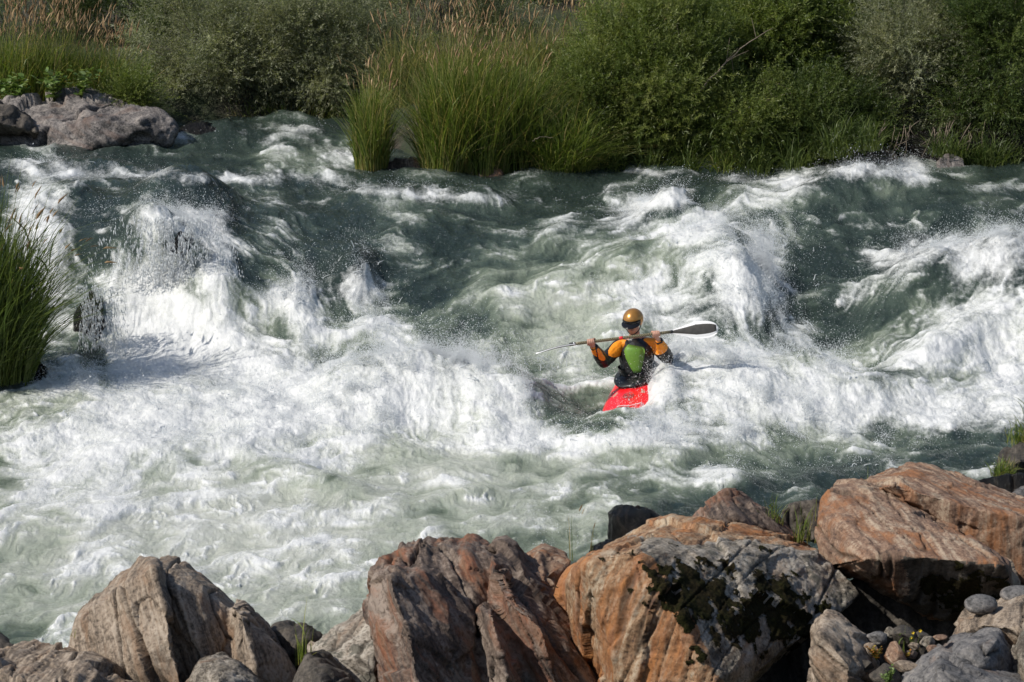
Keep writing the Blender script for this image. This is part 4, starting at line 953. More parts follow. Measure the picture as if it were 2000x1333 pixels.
shrub("willow", "dark green willow tucked low beside the middle one, above the water", 1420, 150, 332, 110, 39.7, 'green', 90, 60, seed=15, group=GB)
shrub("willow", "low dark green willow just left of the flat grey slab", 1590, 170, 322, 105, 39.9, 'deep', 90, 60, seed=16, group=GB)
shrub("willow", "low bushy green shrub between the arching grass and the middle willow", 1170, 130, 338, 70, 39.4, 'green', 60, 60, seed=18, group=GB, upright=.8)
shrub("willow", "dark willow high behind the thick tan-plumed grass", 1130, -150, 90, 120, 49.5, 'deep', 60, 45, seed=31, group=GB)
shrub("willow", "dark willow filling the gap above the middle willow's left side", 1240, -170, 70, 110, 48.5, 'green', 60, 45, seed=32, group=GB)
shrub("willow", "grey willow on the skyline behind the reed bed's left end", 740, -160, 60, 130, 50.0, 'grey', 60, 45, seed=33, group=GB)
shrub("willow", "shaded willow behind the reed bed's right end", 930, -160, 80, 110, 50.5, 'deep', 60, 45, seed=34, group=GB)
shrub("bush", "small bright green fern-like bush right of the broad-leaved plant", 258, 165, 212, 32, 42.2, 'green', 16, 40, leaf=.04, lump_r=.14, seed=17)
print('shrubs', time.time() - T0)

GR = "tall reed grass along the far bank"
gc = lambda *a, **k: grass_clump("reed_clump", *a, group=GR, **k)
gc("tall grass with tan plumes at the far left of the far bank", 20, 225, 80, 42.6, 2200, 1.35, heads=120, head_h=1.35, seed=1, head_len=.2)
gc("tall tan-plumed grass behind the left part of the far boulder", 105, 222, 80, 42.8, 2200, 1.30, heads=130, head_h=1.4, seed=2, head_len=.2)
gc("tan-plumed grass behind the right part of the far boulder", 205, 225, 75, 42.9, 2200, 1.15, heads=90, head_h=1.3, seed=3, head_len=.2)
gc("lone reed clump standing in the water before the upper pool", 726, 327, 32, 38.6, 2000, 1.2, bend=.24, heads=34, head_h=1.3, seed=4, straw=.12)
gc("reed clump at the left end of the wide reed bed", 872, 342, 48, 38.6, 2800, 1.65, bend=.34, heads=50, head_h=1.35, seed=5, straw=.1)
gc("reed clump in the middle of the wide reed bed, above a reddish rock", 935, 344, 62, 38.7, 3200, 1.80, bend=.3, heads=50, head_h=1.3, seed=6, straw=.1)
gc("reed clump at the right end of the wide reed bed", 1005, 340, 55, 38.9, 2600, 1.70, bend=.34, heads=40, head_h=1.3, seed=7, straw=.08)
gc("bushy bright green arching grass right of the reed bed", 1100, 338, 58, 38.7, 3200, 1.05, bend=.75, hvar=.6, seed=8, straw=.04)
for i, (a, Yc, lab) in enumerate([(800, 41.5, "tan-plumed grass behind the gap between lone clump and reed bed"), (890, 41.3, "pale-plumed grass behind the left of the reed bed"), (975, 41.4, "pale-plumed grass behind the middle of the reed bed"), (1060, 41.2, "dry pale grass behind the right of the reed bed"),
        (1140, 41.6, "thick tan-plumed grass above the bushy arching grass"), (1215, 42.2, "tan-plumed grass reaching the top of the picture left of the middle willow"), (1300, 42.4, "tan plumes showing over the middle willow"), (1385, 42.8, "tan plumes right of the middle willow's top")]):
    gc(lab, a, 215, 70, Yc, 1500, 1.25 + .04 * i, mat='drygrass', heads=48, head_h=1.3 + .02 * i, seed=20 + i, head_len=.19, straw=.12)
gl = lambda *a, **k: grass_clump("grass_clump", *a, group="low grass hanging over the far waterline", **k)
for i, (a, b, hh, lab) in enumerate([(1190, 338, .75, "dark low grass right of the bushy arching grass"), (1270, 336, .6, "low grass under the middle willow"), (1345, 338, .65, "low arching grass under the right side of the middle willow"), (1410, 336, .6, "bright low grass tuft at the waterline between two willows"),
        (1480, 334, .7, "low grass below the dark glossy willow"), (1550, 330, .75, "low grass left of the flat grey slab"), (1630, 300, .8, "long-bladed grass above the flat grey slab"), (1690, 285, .6, "grass below the rock face in the bushes"), (1150, 338, .6, "low grass tuft leaning over the water beside the arching grass")]):
    gl(lab, a, b + 2, 34, 38.95, 420, hh * .95, bend=.9, hvar=.8, seed=40 + i, w=.006, mat='deep' if i not in (3,) else 'grass', straw=.02)
gl("dark grass fringe over the black undercut bank at the right edge", 1930, 318, 60, 39.2, 700, .55, bend=.9, hvar=.8, seed=57, w=.006, mat='deep', straw=.02)
gl("grass tuft between the hanging roots and the right edge", 1850, 300, 40, 39.1, 400, .5, bend=.9, hvar=.8, seed=58, w=.006, mat='deep', straw=.02)
grass_clump("grass_clump", "grass under the willows at the waterline of the upper pool", 560, 236, 190, 44.2, 1800, .45, bend=.7, hvar=.7, mat='deep' if False else 'grass', seed=60, dy=.3, group="low grass hanging over the far waterline")
# the clump on the ledge at the left edge: shade is put into its green
rock("wet_rock", "dark wet ledge under the tall grass at the left edge", [slab([(-120, 690), (-20, 675), (60, 690), (95, 720), (90, 775), (-120, 790)], 29.3, .7, [], .5)], MR['dark'], seed=90, vox=.025)
grass_clump("grass_clump", "tall dense grass with shade-darkened green blades and tan seed heads on the ledge at the left edge", -28, 735, 95, 29.4, 5200, 1.9, hvar=.9, bend=.42, mat='deep', w=.0065, heads=60, head_h=1.2, lean=(.35, 0), head_len=.15, seed=70, straw=.03, dy=.4, head_r=.010)
grass_clump("grass_clump", "thin drooping grass stems arching right over the white fall", 40, 640, 40, 29.3, 110, 1.15, hvar=.6, bend=.95, w=.004, heads=18, head_h=1.1, lean=(2.5, 0), head_len=.12, seed=71, dy=.15, az_bias=-.4)

# sprigs among the near boulders
gs = lambda *a, **k: grass_clump("grass_sprig", *a, cat='grass', group="grass sprigs among the near boulders", **k)
gs("upright green grass sprig between the striped and purple-brown boulders", 593, 1292, 16, 17.9, 26, .44, hvar=.6, bend=.10, w=.004, seed=80, dy=.04)
gs("green tuft in the gap left of the long pinkish boulder", 1512, 1018, 20, 20.1, 46, .26, hvar=.6, bend=.4, w=.0032, seed=81, dy=.05)
gs("yellow-green tuft in front of the dark blue-grey rock", 1572, 1052, 22, 19.6, 60, .30, hvar=.6, bend=.25, w=.003, seed=82, dy=.05)
gs("tall single grass stalk at the corner of the long pinkish boulder", 1592, 1010, 5, 19.8, 4, .42, hvar=.4, bend=.12, w=.003, seed=83, dy=.02)
gs("seeding grass stalk standing before the river above the mossy boulder", 1118, 1088, 8, 18.7, 5, .36, hvar=.5, bend=.2, w=.0025, heads=2, head_h=1.0, seed=84, dy=.02, head_len=.06, head_r=.004)
gs("thin seeding stalk beside the low flat wet rock", 1156, 1078, 3, 18.7, 3, .22, bend=.1, w=.002, heads=1, head_h=1.2, seed=85, dy=.01, head_len=.05, head_r=.004)
gs("thin dark stalk in front of the upright black rock", 1300, 1028, 2, 19.4, 1, .25, bend=.05, w=.0018, seed=86, dy=.01)
gs("thin stalk rising above the long pinkish boulder against the river", 1692, 958, 3, 20.6, 2, .40, bend=.05, w=.002, seed=87, dy=.01, heads=1, head_h=1.0, head_len=.04, head_r=.003)
gs("small green blade above the banded boulder near the right edge", 1955, 975, 5, 20.9, 6, .12, bend=.2, w=.002, seed=88, dy=.02)
gs("green grass blades growing from the cobbles in the hollow", 1762, 1268, 9, 17.3, 16, .22, hvar=.5, bend=.25, w=.0028, seed=89, dy=.04)
gs("grass tuft on top of the black weedy rock", 1992, 862, 26, 25.0, 130, .28, hvar=.6, bend=.5, w=.004, seed=90, dy=.15)
gs("tall leaning grass at the right edge over the white water", 2010, 860, 10, 24.6, 16, .62, hvar=.5, bend=.5, w=.004, lean=(-2, 0), seed=91, dy=.05)
gs("mossy green weed hanging on the black rock at the right edge", 1962, 925, 26, 24.2, 260, .20, hvar=.6, bend=.9, w=.004, seed=92, dy=.12)
gs("dry twig-like grass at the left shoulder of the striped boulder", 140, 1238, 6, 18.4, 6, .12, bend=.5, w=.002, mat='drygrass', seed=93, dy=.03)

def leafy(name, label, px, py, Y, n, h, spread, leaf, lw, mat, seed, cat='plant', flowers=()):
    r = np.random.default_rng(seed); c = P(px, py, Y); root = empty(name, c, label, cat)
    st, V_, T_ = [], [], []
    for i in range(n):
        a = r.random() * 6.28; e = np.array([math.cos(a) * spread * r.random(), math.sin(a) * spread * r.random() * .7, h * (.5 + .5 * r.random())])
        p = curve_pts([[0, 0, 0], e * .5 + np.array([0, 0, h * .1]), e], 7); st.append(tube_np(p, np.linspace(.003, .0012, 7) * (1 + h), 4))
        for k in range(1, 7):
            for s_ in (0, 1):
                an = r.random() * 6.28; d = unit(np.array([math.cos(an), math.sin(an), .3 + .4 * r.random()])); sd = unit(np.cross(d, r.normal(size=3) * .4 + np.array([0, 0, 1])))
                l = leaf * (.6 + .6 * r.random()); b = p[k]; w_ = lw * l / leaf
                V_.append([b, b + d * l * .3 + sd * w_, b + d * l * .65 + sd * w_ * .7, b + d * l - np.array([0, 0, l * .15]), b + d * l * .65 - sd * w_ * .7, b + d * l * .3 - sd * w_]); T_.append(np.clip(.5 + .3 * r.normal(), 0, 1))
    v, fl = join_np(st); link("stems", mesh_np("stems", v, fl, attrs={'tone': np.full(len(v), .4)}, mats=[ML['green']]), root)
    N = len(V_); v = np.array(V_).reshape(-1, 3); i0 = (np.arange(N) * 6)[:, None]
    f = np.concatenate([i0 + np.array([0, 1, 2, 5]), i0 + np.array([5, 2, 4, 4])[:4]]) if False else np.concatenate([i0 + np.array([0, 1, 2, 3]), i0 + np.array([0, 3, 4, 5])])
    link("leaves", mesh_np("leaves", v, f, smooth=False, attrs={'tone': np.repeat(T_, 6)}, mats=[ML[mat]]), root)
    for (fx, fy, fr) in flowers:
        fc = np.array(P(fx, fy, Y - .02) - c); pr = []
        for k in range(5):
            an = k * 1.2566 + r.random() * .3; d = np.array([math.cos(an), -.45, math.sin(an)]); d = unit(d); s_ = unit(np.cross(d, [0, 1, 0]))
            pr.append([fc, fc + d * fr * .6 + s_ * fr * .35, fc + d * fr, fc + d * fr * .6 - s_ * fr * .35])
        link("flower", mesh_np("flower", np.array(pr).reshape(-1, 3), np.arange(20).reshape(5, 4), smooth=False, mats=[M_YEL]), root)
        v, q, t = tube_np(curve_pts([[0, 0, 0], fc * .5 + np.array([.006, 0, 0]), fc], 6), .0016, 4)
        link("flower_stalk", mesh_np("flower_stalk", v, [q, t], attrs={'tone': np.full(len(v), .4)}, mats=[ML['green']]), root)
    return root
leafy("yellow_flower_plant", "small plant with bright yellow flowers among the cobbles", 1785, 1278, 17.25, 3, .11, .03, .022, .005, 'green', 1, flowers=[(1783, 1236, .012), (1797, 1232, .013), (1794, 1266, .012), (1780, 1246, .008)])
leafy("orange_plant", "low orange-brown plant between the diagonal-banded rock and the cobbles", 1712, 1290, 17.1, 14, .09, .08, .02, .006, 'orange', 2)
leafy("orange_plant", "smaller rusty plant below the yellow flowers", 1770, 1286, 17.1, 8, .05, .06, .018, .006, 'orange', 5)
leafy("green_plant", "small yellow-green leafy plant at the bottom edge beside the grey slab", 1735, 1345, 16.7, 12, .14, .08, .022, .007, 'broad', 3)
for i, (a, b, n, lab) in enumerate([(45, 205, 10, "pale broad-leaved plant at the left behind the dark boulder"), (105, 195, 12, "tallest pale broad-leaved plant above the far boulder"), (160, 190, 10, "right-hand broad-leaved plant with whitish leaves above the far boulder"), (22, 208, 8, "yellow-green broad-leaved plant beside the dark boulder")]):
    leafy("broad_leaf_plant", lab, a, b + 6, 41.9, n, .5, .35, .11, .035, 'broad', 10 + i)

def branch(name, label, pts, r0, r1, seed, n=16, mat=None, twigs=0):
    c = P(*pts[0]); ctrl = [np.array(P(*p) - c) for p in pts]; r = np.random.default_rng(seed)
    p = curve_pts(ctrl, n, .006, r); tb = [tube_np(p, np.linspace(r0, r1, n), 6)]
    for k in range(twigs):
        i = int(n * (.3 + .6 * r.random())); s = p[min(i, n - 2)]; d = unit(p[min(i, n - 2) + 1] - s + r.normal(size=3) * np.array([.06, .03, .06]))
        tb.append(tube_np(curve_pts([s, s + d * .18, s + d * .36 + np.array([0, 0, -.02])], 6), np.linspace(r1 * 1.1, r1 * .4, 6), 4))
    v, fl = join_np(tb)
    return tag(link(name, mesh_np(name, v, fl, mats=[mat or M_DRY]), loc=c), label, 'branch', "bare branches on the far bank")
branch("dead_branch", "bleached curved branch arching down to the water right of the middle willow", [(1500, 158, 39.9), (1535, 172, 39.6), (1562, 215, 39.5), (1558, 260, 39.5), (1546, 292, 39.5)], .010, .005, 1, twigs=2)
branch("dead_branch", "pale dead branch lying level under the arching one", [(1410, 225, 39.3), (1460, 212, 39.3), (1500, 198, 39.3), (1530, 197, 39.3)], .010, .004, 2, twigs=2)
branch("dead_branch", "long bare diagonal branch leaning through the middle willow", [(1360, 185, 39.2), (1410, 130, 39.3), (1455, 90, 39.4), (1510, 55, 39.5)], .014, .004, 3, twigs=5)
branch("dead_branch", "short pale snapped branch on the left of the middle willow", [(1210, 150, 39.2), (1245, 162, 39.2), (1288, 190, 39.3)], .010, .006, 4, twigs=1)
branch("dead_branch", "thin bare branch rising through the reeds to the right of the bed", [(1165, 210, 39.2), (1140, 180, 39.2), (1120, 150, 39.3)], .006, .003, 5)
branch("dead_branch", "small curved twig over the bushy arching grass", [(1040, 275, 38.2), (1058, 268, 38.2), (1082, 271, 38.2)], .006, .003, 6)
branch("dead_branch", "upright bare stem in the middle willow", [(1330, 190, 39.3), (1322, 140, 39.4), (1330, 95, 39.5), (1322, 50, 39.6)], .008, .003, 7, twigs=3)
rr = np.random.default_rng(5); c = P(1800, 250, 39.3); tb = []
for k in range(26):
    a = 1715 + 220 * rr.random(); t0 = 235 + 25 * rr.random(); l = 30 + 60 * rr.random()
    pts = [np.array(P(a, t0, 39.35 + .2 * rr.random()) - c), np.array(P(a - 8 + 8 * rr.normal(), t0 + l * .5, 39.2) - c), np.array(P(a - 16 + 12 * rr.normal(), t0 + l, 39.2) - c)]
    tb.append(tube_np(curve_pts(pts, 7, .006, rr), np.linspace(.007, .002, 7), 4))
v, fl = join_np(tb)
tag(link("hanging_roots", mesh_np("hanging_roots", v, fl, mats=[M_DRY]), loc=c), "tangle of tan roots and dry stems hanging below the right willow", 'roots')
print('veg', time.time() - T0)
# ------------------------------------------------------------------ kayak, kayaker and paddle
def cap_bm(p0, r0, p1, r1, seg=14):
    p0, p1 = Vector(p0), Vector(p1); ax = p1 - p0; L = ax.length; d = ax.normalized() if L > 1e-6 else Vector((0, 0, 1))
    a = d.orthogonal().normalized(); b = d.cross(a); prof = []
    for k in range(6): t = -math.pi / 2 + k * math.pi / 10; prof.append((r0 * math.sin(t), r0 * math.cos(t)))
    for k in range(6): t = k * math.pi / 10; prof.append((L + r1 * math.sin(t), r1 * math.cos(t)))
    bm = bmesh.new(); rings = []
    for (h, r) in prof:
        r = max(r, 1e-4); rings.append([bm.verts.new(p0 + d * h + (a * math.cos(2 * math.pi * j / seg) + b * math.sin(2 * math.pi * j / seg)) * r) for j in range(seg)])
    for i in range(len(rings) - 1):
        for j in range(seg): bm.faces.new((rings[i][j], rings[i][(j + 1) % seg], rings[i + 1][(j + 1) % seg], rings[i + 1][j]))
    bm.faces.new(rings[0][::-1]); bm.faces.new(rings[-1])
    return bm
def ell_bm(c, axes, rad):
    bm = bmesh.new(); bmesh.ops.create_uvsphere(bm, u_segments=24, v_segments=16, radius=1)
    M = Matrix([[axes[j][i] * rad[j] for j in range(3)] for i in range(3)])
    for v in bm.verts: v.co = M @ v.co + Vector(c)
    return bm
def chain(pts, rads): return [cap_bm(pts[i], rads[i], pts[i + 1], rads[i + 1]) for i in range(len(pts) - 1)]
def vox_obj(name, bms, size, mats, parent, smooth=2, midx=None, wr=0.0, seed=0):
    co, no, q, t = voxel(bms, size, smooth)
    if wr:
        lp = co * np.array([9, 9, 16]) + seed; w = np.abs(fbm3(lp, 3, 500 + seed)); co = co + no * (wr * (w * 2 - .4))[:, None]
    loc = np.array(parent.location) if parent is not None else np.zeros(3)
    mi = None
    if midx is not None:
        fc = np.concatenate([co[f].mean(1) for f in (q, t) if len(f)]); fn = np.concatenate([no[f[:, 0]] for f in (q, t) if len(f)])
        mi = midx(fc, fn)
    return link(name, mesh_np(name, co - loc, [q, t], mats=mats, mat_idx=mi), parent)

M_SKIN = simple_mat("skin", (.50, .27, .19), .5, vary=.12, scale=40)
M_BLK = simple_mat("black_wet_fabric", (.012, .012, .013), .35, vary=.4, scale=60, bump=.4)
M_ORG = simple_mat("orange_jacket_fabric", (.95, .30, .012), .5, vary=.12, scale=30, bump=.3)
M_GRN = simple_mat("green_vest_panel", (.13, .27, .035), .5, vary=.12, scale=40, bump=.2)
M_RED = simple_mat("red_kayak_plastic", (.82, .012, .018), .3, vary=.1, scale=15, coat=.15)
M_GOLD = simple_mat("gold_brown_helmet", (.50, .24, .06), .28, metal=.55, vary=.12, scale=25, coat=.3)
M_VIS = simple_mat("black_visor", (.008, .008, .009), .12)
M_WHT = simple_mat("white_blade_edge", (.80, .80, .80), .3, vary=.03)
M_CARB = simple_mat("dark_carbon_blade", (.060, .056, .048), .28, vary=.25, scale=25)
M_EYE = simple_mat("eye_dark", (.03, .02, .015), .2)
m = NT("woven_paddle_shaft"); tcs = m.n('ShaderNodeTexCoord').outputs['Object']
wv = m.n('ShaderNodeTexChecker'); wv.inputs['Scale'].default_value = 90; m.l(tcs, wv.inputs['Vector'])
m.set(Base_Color=m.mix(wv.outputs['Fac'], (.05, .045, .03), (.27, .23, .13)), Roughness=.35); M_SHAFT = m.m

YK = 29.0
KO = P(1243, 734, 28.95)
Lb = Vector((-.24, -.95, -.17)).normalized(); Rk = Lb.cross(Vector((-.20, 0, .98))).normalized(); Uk = Rk.cross(Lb).normalized()
if Rk.x < 0: Rk = -Rk
def K(s, w, u): return KO + Lb * s + Rk * w + Uk * u
kay = empty("kayak", K(0, 0, -.25), "red whitewater kayak with its bow buried in the foam", "kayak")
kl = np.array(kay.location)
ns, na = 44, 36; vv = []
for i in range(ns):
    s = -.62 + 1.72 * i / (ns - 1); q = (s - .24) / .862
    w = .265 * max(0, 1 - abs(q) ** 3.0) ** .55 + .004
    top = -.015 - .07 * max(0, s - .3) - .20 * max(0, -s - .25) ** 1.1; bot = -.30 + .20 * abs(q) ** 3
    cz, hz = (top + bot) / 2, max(.008, (top - bot) / 2)
    for j in range(na):
        a = 2 * math.pi * j / na; ca, sa = math.cos(a), math.sin(a)
        x = w * math.copysign(abs(ca) ** .75, ca); z = cz + hz * math.copysign(abs(sa) ** (.62 if sa > 0 else .8), sa)
        if sa > 0: z += .018 * math.exp(-(x / .06) ** 2) * (s > .3)
        vv.append(np.array(K(s, x, z)) - kl)
fq = [[i * na + j, i * na + (j + 1) % na, (i + 1) * na + (j + 1) % na, (i + 1) * na + j] for i in range(ns - 1) for j in range(na)]
vv += [np.array(K(-.625, 0, -.18)) - kl, np.array(K(1.105, 0, -.12)) - kl]; k0 = ns * na
ft = [[k0, (j + 1) % na, j] for j in range(na)] + [[k0 + 1, (ns - 1) * na + j, (ns - 1) * na + (j + 1) % na] for j in range(na)]
link("hull", mesh_np("hull", np.array(vv), [np.array(fq), np.array(ft)], mats=[M_RED]), kay)
ring = [np.array(K(.36 * math.cos(t) - .02, .215 * math.sin(t), .012)) - kl for t in np.linspace(0, 2 * math.pi, 41)]
v, q, t = tube_np(ring, .014, 8); link("cockpit_rim", mesh_np("cockpit_rim", v, [q, t], mats=[M_BLK]), kay)
M_EMB = simple_mat("grey_deck_emblem", (.42, .12, .11), .4)
em = []
def deck_u(s, x): return -.012 - .07 * max(0, s - .3) + .018 * math.exp(-(x / .06) ** 2)
for rr_ in (.052, .030):
    em.append(tube_np([np.array(K(.52 + rr_ * 1.5 * math.cos(a), .02 + rr_ * math.sin(a), deck_u(.52, .02 + rr_ * math.sin(a)))) - kl for a in np.linspace(0, 6.4, 26)], .004, 4))
for k in range(5):
    a = k * 1.2566; em.append(tube_np([np.array(K(.52 + r_ * 1.5 * math.cos(a + r_ * 14), .02 + r_ * math.sin(a + r_ * 14), deck_u(.52, .02 + r_ * math.sin(a + r_ * 14)))) - kl for r_ in (.008, .02, .035, .05)], .0035, 4))
v, fl = join_np(em); link("deck_emblem", mesh_np("deck_emblem", v, fl, mats=[M_EMB]), kay)
v, q, t = tube_np([np.array(K(.72 + .05 * math.cos(x * 9), x, deck_u(.72, x) + .001)) - kl for x in np.linspace(-.05, .2, 12)], .0035, 4)
link("deck_line", mesh_np("deck_line", v, [q, t], mats=[M_WHT]), kay)

# --- paddle
PA, PB = P(1118, 672.5, 28.55), P(1312, 648.5, 28.58)
pd = (PB - PA).normalized()
pad = empty("paddle", (PA + PB) / 2, "double-bladed kayak paddle held across the chest, its dark blade rimmed white", "paddle")
pl = pad.location
v, q, t = tube_np([np.array(PA + pd * (PB - PA).length * k / 12 - pl) for k in range(13)], .0155, 12)
link("shaft", mesh_np("shaft", v, [q, t], mats=[M_SHAFT]), pad)
for (a_, b_, mm) in ((.470, .508, simple_mat("red_tape", (.75, .03, .04), .4)), (-.03, .03, M_BLK), (.01, .02, M_WHT), (.985, 1.01, M_BLK)):
    L_ = (PB - PA).length
    v, q, t = tube_np([np.array(PA + pd * L_ * x - pl) for x in np.linspace(a_, b_, 4)], .0170 if mm is not M_WHT else .0176, 12)
    link("tape_band", mesh_np("tape_band", v, [q, t], mats=[mm]), pad)
def blade(root_p, tip_p, nrm, w, curve):
    ax = (tip_p - root_p); L_ = ax.length; ax = ax.normalized(); nrm = (nrm - ax * nrm.dot(ax)).normalized(); sd = ax.cross(nrm)
    N_, M_ = 22, 11
    def outl(t):
        return w * (0.12 + .88 * min(1, (t / .55)) ** 1.1) * max(0.0, 1 - max(0, (t - .62) / .38) ** 2.6) ** .5
    def surf(sc, th, t0=0., t1=1.):
        top, bt = [], []
        for i in range(N_):
            t = t0 + (t1 - t0) * i / (N_ - 1); h = outl(t) * sc + .0015
            for j in range(M_):
                x = (j / (M_ - 1) * 2 - 1); off = curve * (t * t) * L_ - .10 * w * (x * x) + .15 * w * 0
                asym = .16 * w * t * sc
                c_ = root_p + ax * (t * L_) + sd * (x * h + asym) + nrm * off - pl
                e = th * (1 - .75 * abs(x) ** 4)
                top.append(np.array(c_ + nrm * e)); bt.append(np.array(c_ - nrm * e))
        n_ = N_ * M_; f = []
        for i in range(N_ - 1):
            for j in range(M_ - 1):
                a0 = i * M_ + j; f.append([a0, a0 + 1, a0 + M_ + 1, a0 + M_]); f.append([n_ + a0, n_ + a0 + M_, n_ + a0 + M_ + 1, n_ + a0 + 1])
        for i in range(N_ - 1):
            for j in (0, M_ - 1): a0 = i * M_ + j; f.append([a0, a0 + M_, n_ + a0 + M_, n_ + a0])
        for j in range(M_ - 1):
            for i in (0, N_ - 1): a0 = i * M_ + j; f.append([a0, a0 + 1, n_ + a0 + 1, n_ + a0])
        return np.array(top + bt), np.array(f)
    v, f = surf(1, .0035); b = link("blade", mesh_np("blade", v, f, mats=[M_WHT]), pad)
    v, f = surf(.84, .0055, .02, .955); link("blade_face", mesh_np("blade_face", v, f, mats=[M_CARB]), b)
blade(P(1306, 649.3, 28.58), P(1403, 638, 28.50), Vector((0.05, -.92, .38)), .088, -.03)
blade(P(1124, 671.8, 28.55), P(1046, 681.5, 28.35), Vector((.05, .38, .92)), .085, -.10)

# --- kayaker
bl_ = P(1240, 748, 28.97)
per = None
hc = P(1236.5, 628, 28.93)                    # centre of the head
hf = Vector((-.34, -.90, -.26)).normalized(); hr = hf.cross(Vector((0, 0, 1))).normalized(); hu = hr.cross(hf).normalized()
def HP(f, r, u): return hc + hf * f + hr * r + hu * u
X3 = (Vector((1, 0, 0)), Vector((0, 1, 0)), Vector((0, 0, 1))); HX = (hf, hr, hu)
neck = P(1240, 664, 29.0); chest = P(1243, 690, 29.0); waist = P(1241, 728, 28.98); hip = K(-.02, 0, -.08)
shA, elA, wrA = P(1209, 677, 29.0), P(1179, 707, 28.80), P(1160, 678, 28.62)
shB, elB, wrB = P(1279, 674, 29.0), P(1303, 699, 28.86), P(1287, 666, 28.66)
def pad_at(px): return PA + pd * ((P(px, 660, 28.56).x - PA.x) / pd.x)
hA, hB = pad_at(1154), pad_at(1282)
body = []
body.append(ell_bm(HP(-.005, 0, .015), HX, (.092, .076, .105)))
body.append(ell_bm(HP(.030, 0, -.065), HX, (.060, .052, .052)))
body += chain([HP(.052, 0, -.098), HP(.045, 0, -.09)], [.022, .03])                 # chin
body += chain([HP(.088, 0, .012), HP(.108, 0, -.028)], [.008, .014])                # nose
body += chain([HP(.084, -.022, -.062), HP(.090, 0, -.059), HP(.084, .022, -.062)], [.006, .008, .006])
body += chain([HP(.082, -.018, -.071), HP(.086, 0, -.072), HP(.082, .018, -.071)], [.006, .009, .006])
for s_ in (-1, 1):
    body.append(ell_bm(HP(-.01, s_ * .076, -.01), HX, (.018, .008, .030)))
    body.append(ell_bm(HP(.060, s_ * .038, -.028), HX, (.024, .020, .020)))
body += chain([HP(-.01, 0, -.05), neck, chest], [.052, .058, .10])
body += chain([shA, neck, shB], [.055, .06, .055])
body.append(ell_bm(chest, X3, (.165, .11, .16))); body += chain([chest, waist, hip], [.12, .12, .13])
for s_ in (-1, 1): body += chain([hip, K(.42, s_ * .14, -.09), K(.80, s_ * .10, -.17)], [.085, .062, .04])
for sh, el, wr, h_, sg in ((shA, elA, wrA, hA, -1), (shB, elB, wrB, hB, 1)):
    body += chain([sh, el, wr], [.052, .040, .027])
    n1 = (wr - h_); n1 = (n1 - pd * n1.dot(pd)).normalized()         # from the shaft to the wrist
    n2 = pd.cross(n1).normalized()
    if n2.y > 0: n2 = -n2                                             # towards the camera: outer side of the knuckles
    palm = h_ + n1 * .034 + n2 * -.004
    body += chain([wr, h_ + n1 * .045], [.026, .025])
    body.append(ell_bm(palm, (pd, n1, n2), (.040, .030, .019)))
    for k, (off, fr, span) in enumerate(((-.033, .0095, 3.9), (-.011, .0100, 4.2), (.011, .0098, 4.1), (.032, .0085, 3.7))):
        arc = []
        for a in np.linspace(-.1, span, 8):                          # a finger curls from the palm over the shaft
            rad = .0155 + fr * .92 + (.004 if a < .9 else 0)
            arc.append(h_ + pd * off * (1 - .04 * a) + n1 * (rad * math.cos(a)) + n2 * (rad * math.sin(a)))
        body += chain(arc, [fr * 1.1] * 3 + [fr] * 3 + [fr * .9] * 2)
    tb_ = h_ - pd * sg * .030 + n1 * .034 - n2 * .004                  # thumb leaves the side of the palm and closes underneath
    body += chain([tb_, h_ - pd * sg * .047 + n1 * .018 - n2 * .020, h_ - pd * sg * .040 - n1 * .008 - n2 * .025, h_ - pd * sg * .022 - n1 * .022 - n2 * .012], [.013, .0115, .0105, .009])
co, no, q, t = voxel(body, .0042, 2)
per = link("person", mesh_np("person", co - np.array(bl_), [q, t], mats=[M_SKIN]), loc=bl_)
tag(per, "kayaker in gold helmet, orange and black jacket and green-fronted vest paddling the rapids", "person")
for s_ in (-1, 1):
    b = ell_bm(HP(.076, s_ * .031, .000), HX, (.010, .014, .010)); me = D.meshes.new("eye"); b.to_mesh(me); b.free(); me.transform(Matrix.Translation(-bl_)); me.materials.append(M_EYE); link("eye", me, per)
# jacket
def jmidx(fc, fn):
    a, b = proj(fc[:, 0], fc[:, 1], fc[:, 2])
    o = (G(a, b, 1208, 681, 22, 14, 38) > .37) | (G(a, b, 1200, 688, 14, 9, 10) > .37) | (G(a, b, 1165, 688, 14, 8, -35) > .37) | (G(a, b, 1175, 698, 9, 6, -40) > .4) | (G(a, b, 1272, 672, 17, 13, -30) > .37) | (G(a, b, 1288, 680, 17, 13, 20) > .37)
    o &= ~((np.abs(a - 1186) < 2.0) & (b < 704)) & ~(np.abs(a - 1166 - (b - 690) * .2) < 1.3)
    return o.astype(np.int32)
jk = chain([neck + Vector((0, 0, -.01)), chest], [.075, .12]); jk.append(ell_bm(chest, X3, (.185, .125, .175))); jk += chain([chest, waist, K(-.02, 0, .03)], [.135, .135, .14])
jk += chain([shA, neck - Vector((0, 0, .03)), shB], [.070, .075, .070])
for sh, el, wr, h_ in ((shA, elA, wrA, hA), (shB, elB, wrB, hB)):
    wc = wr + (el - wr).normalized() * .012
    jk += chain([sh, sh.lerp(el, .5), el, el.lerp(wr, .5), wc], [.078, .074, .068, .062, .042])
jacket = vox_obj("jacket", jk, .006, [M_BLK, M_ORG], per, 2, jmidx, wr=.007, seed=3)
for wr, el in ((wrA, elA), (wrB, elB)):
    d_ = (el - wr).normalized(); p_ = [np.array(wr + d_ * x - bl_) for x in (-.010, .008, .028)]
    v, q, t = tube_np(p_, .040, 16); link("cuff", mesh_np("cuff", v, [q, t], mats=[M_BLK]), jacket)
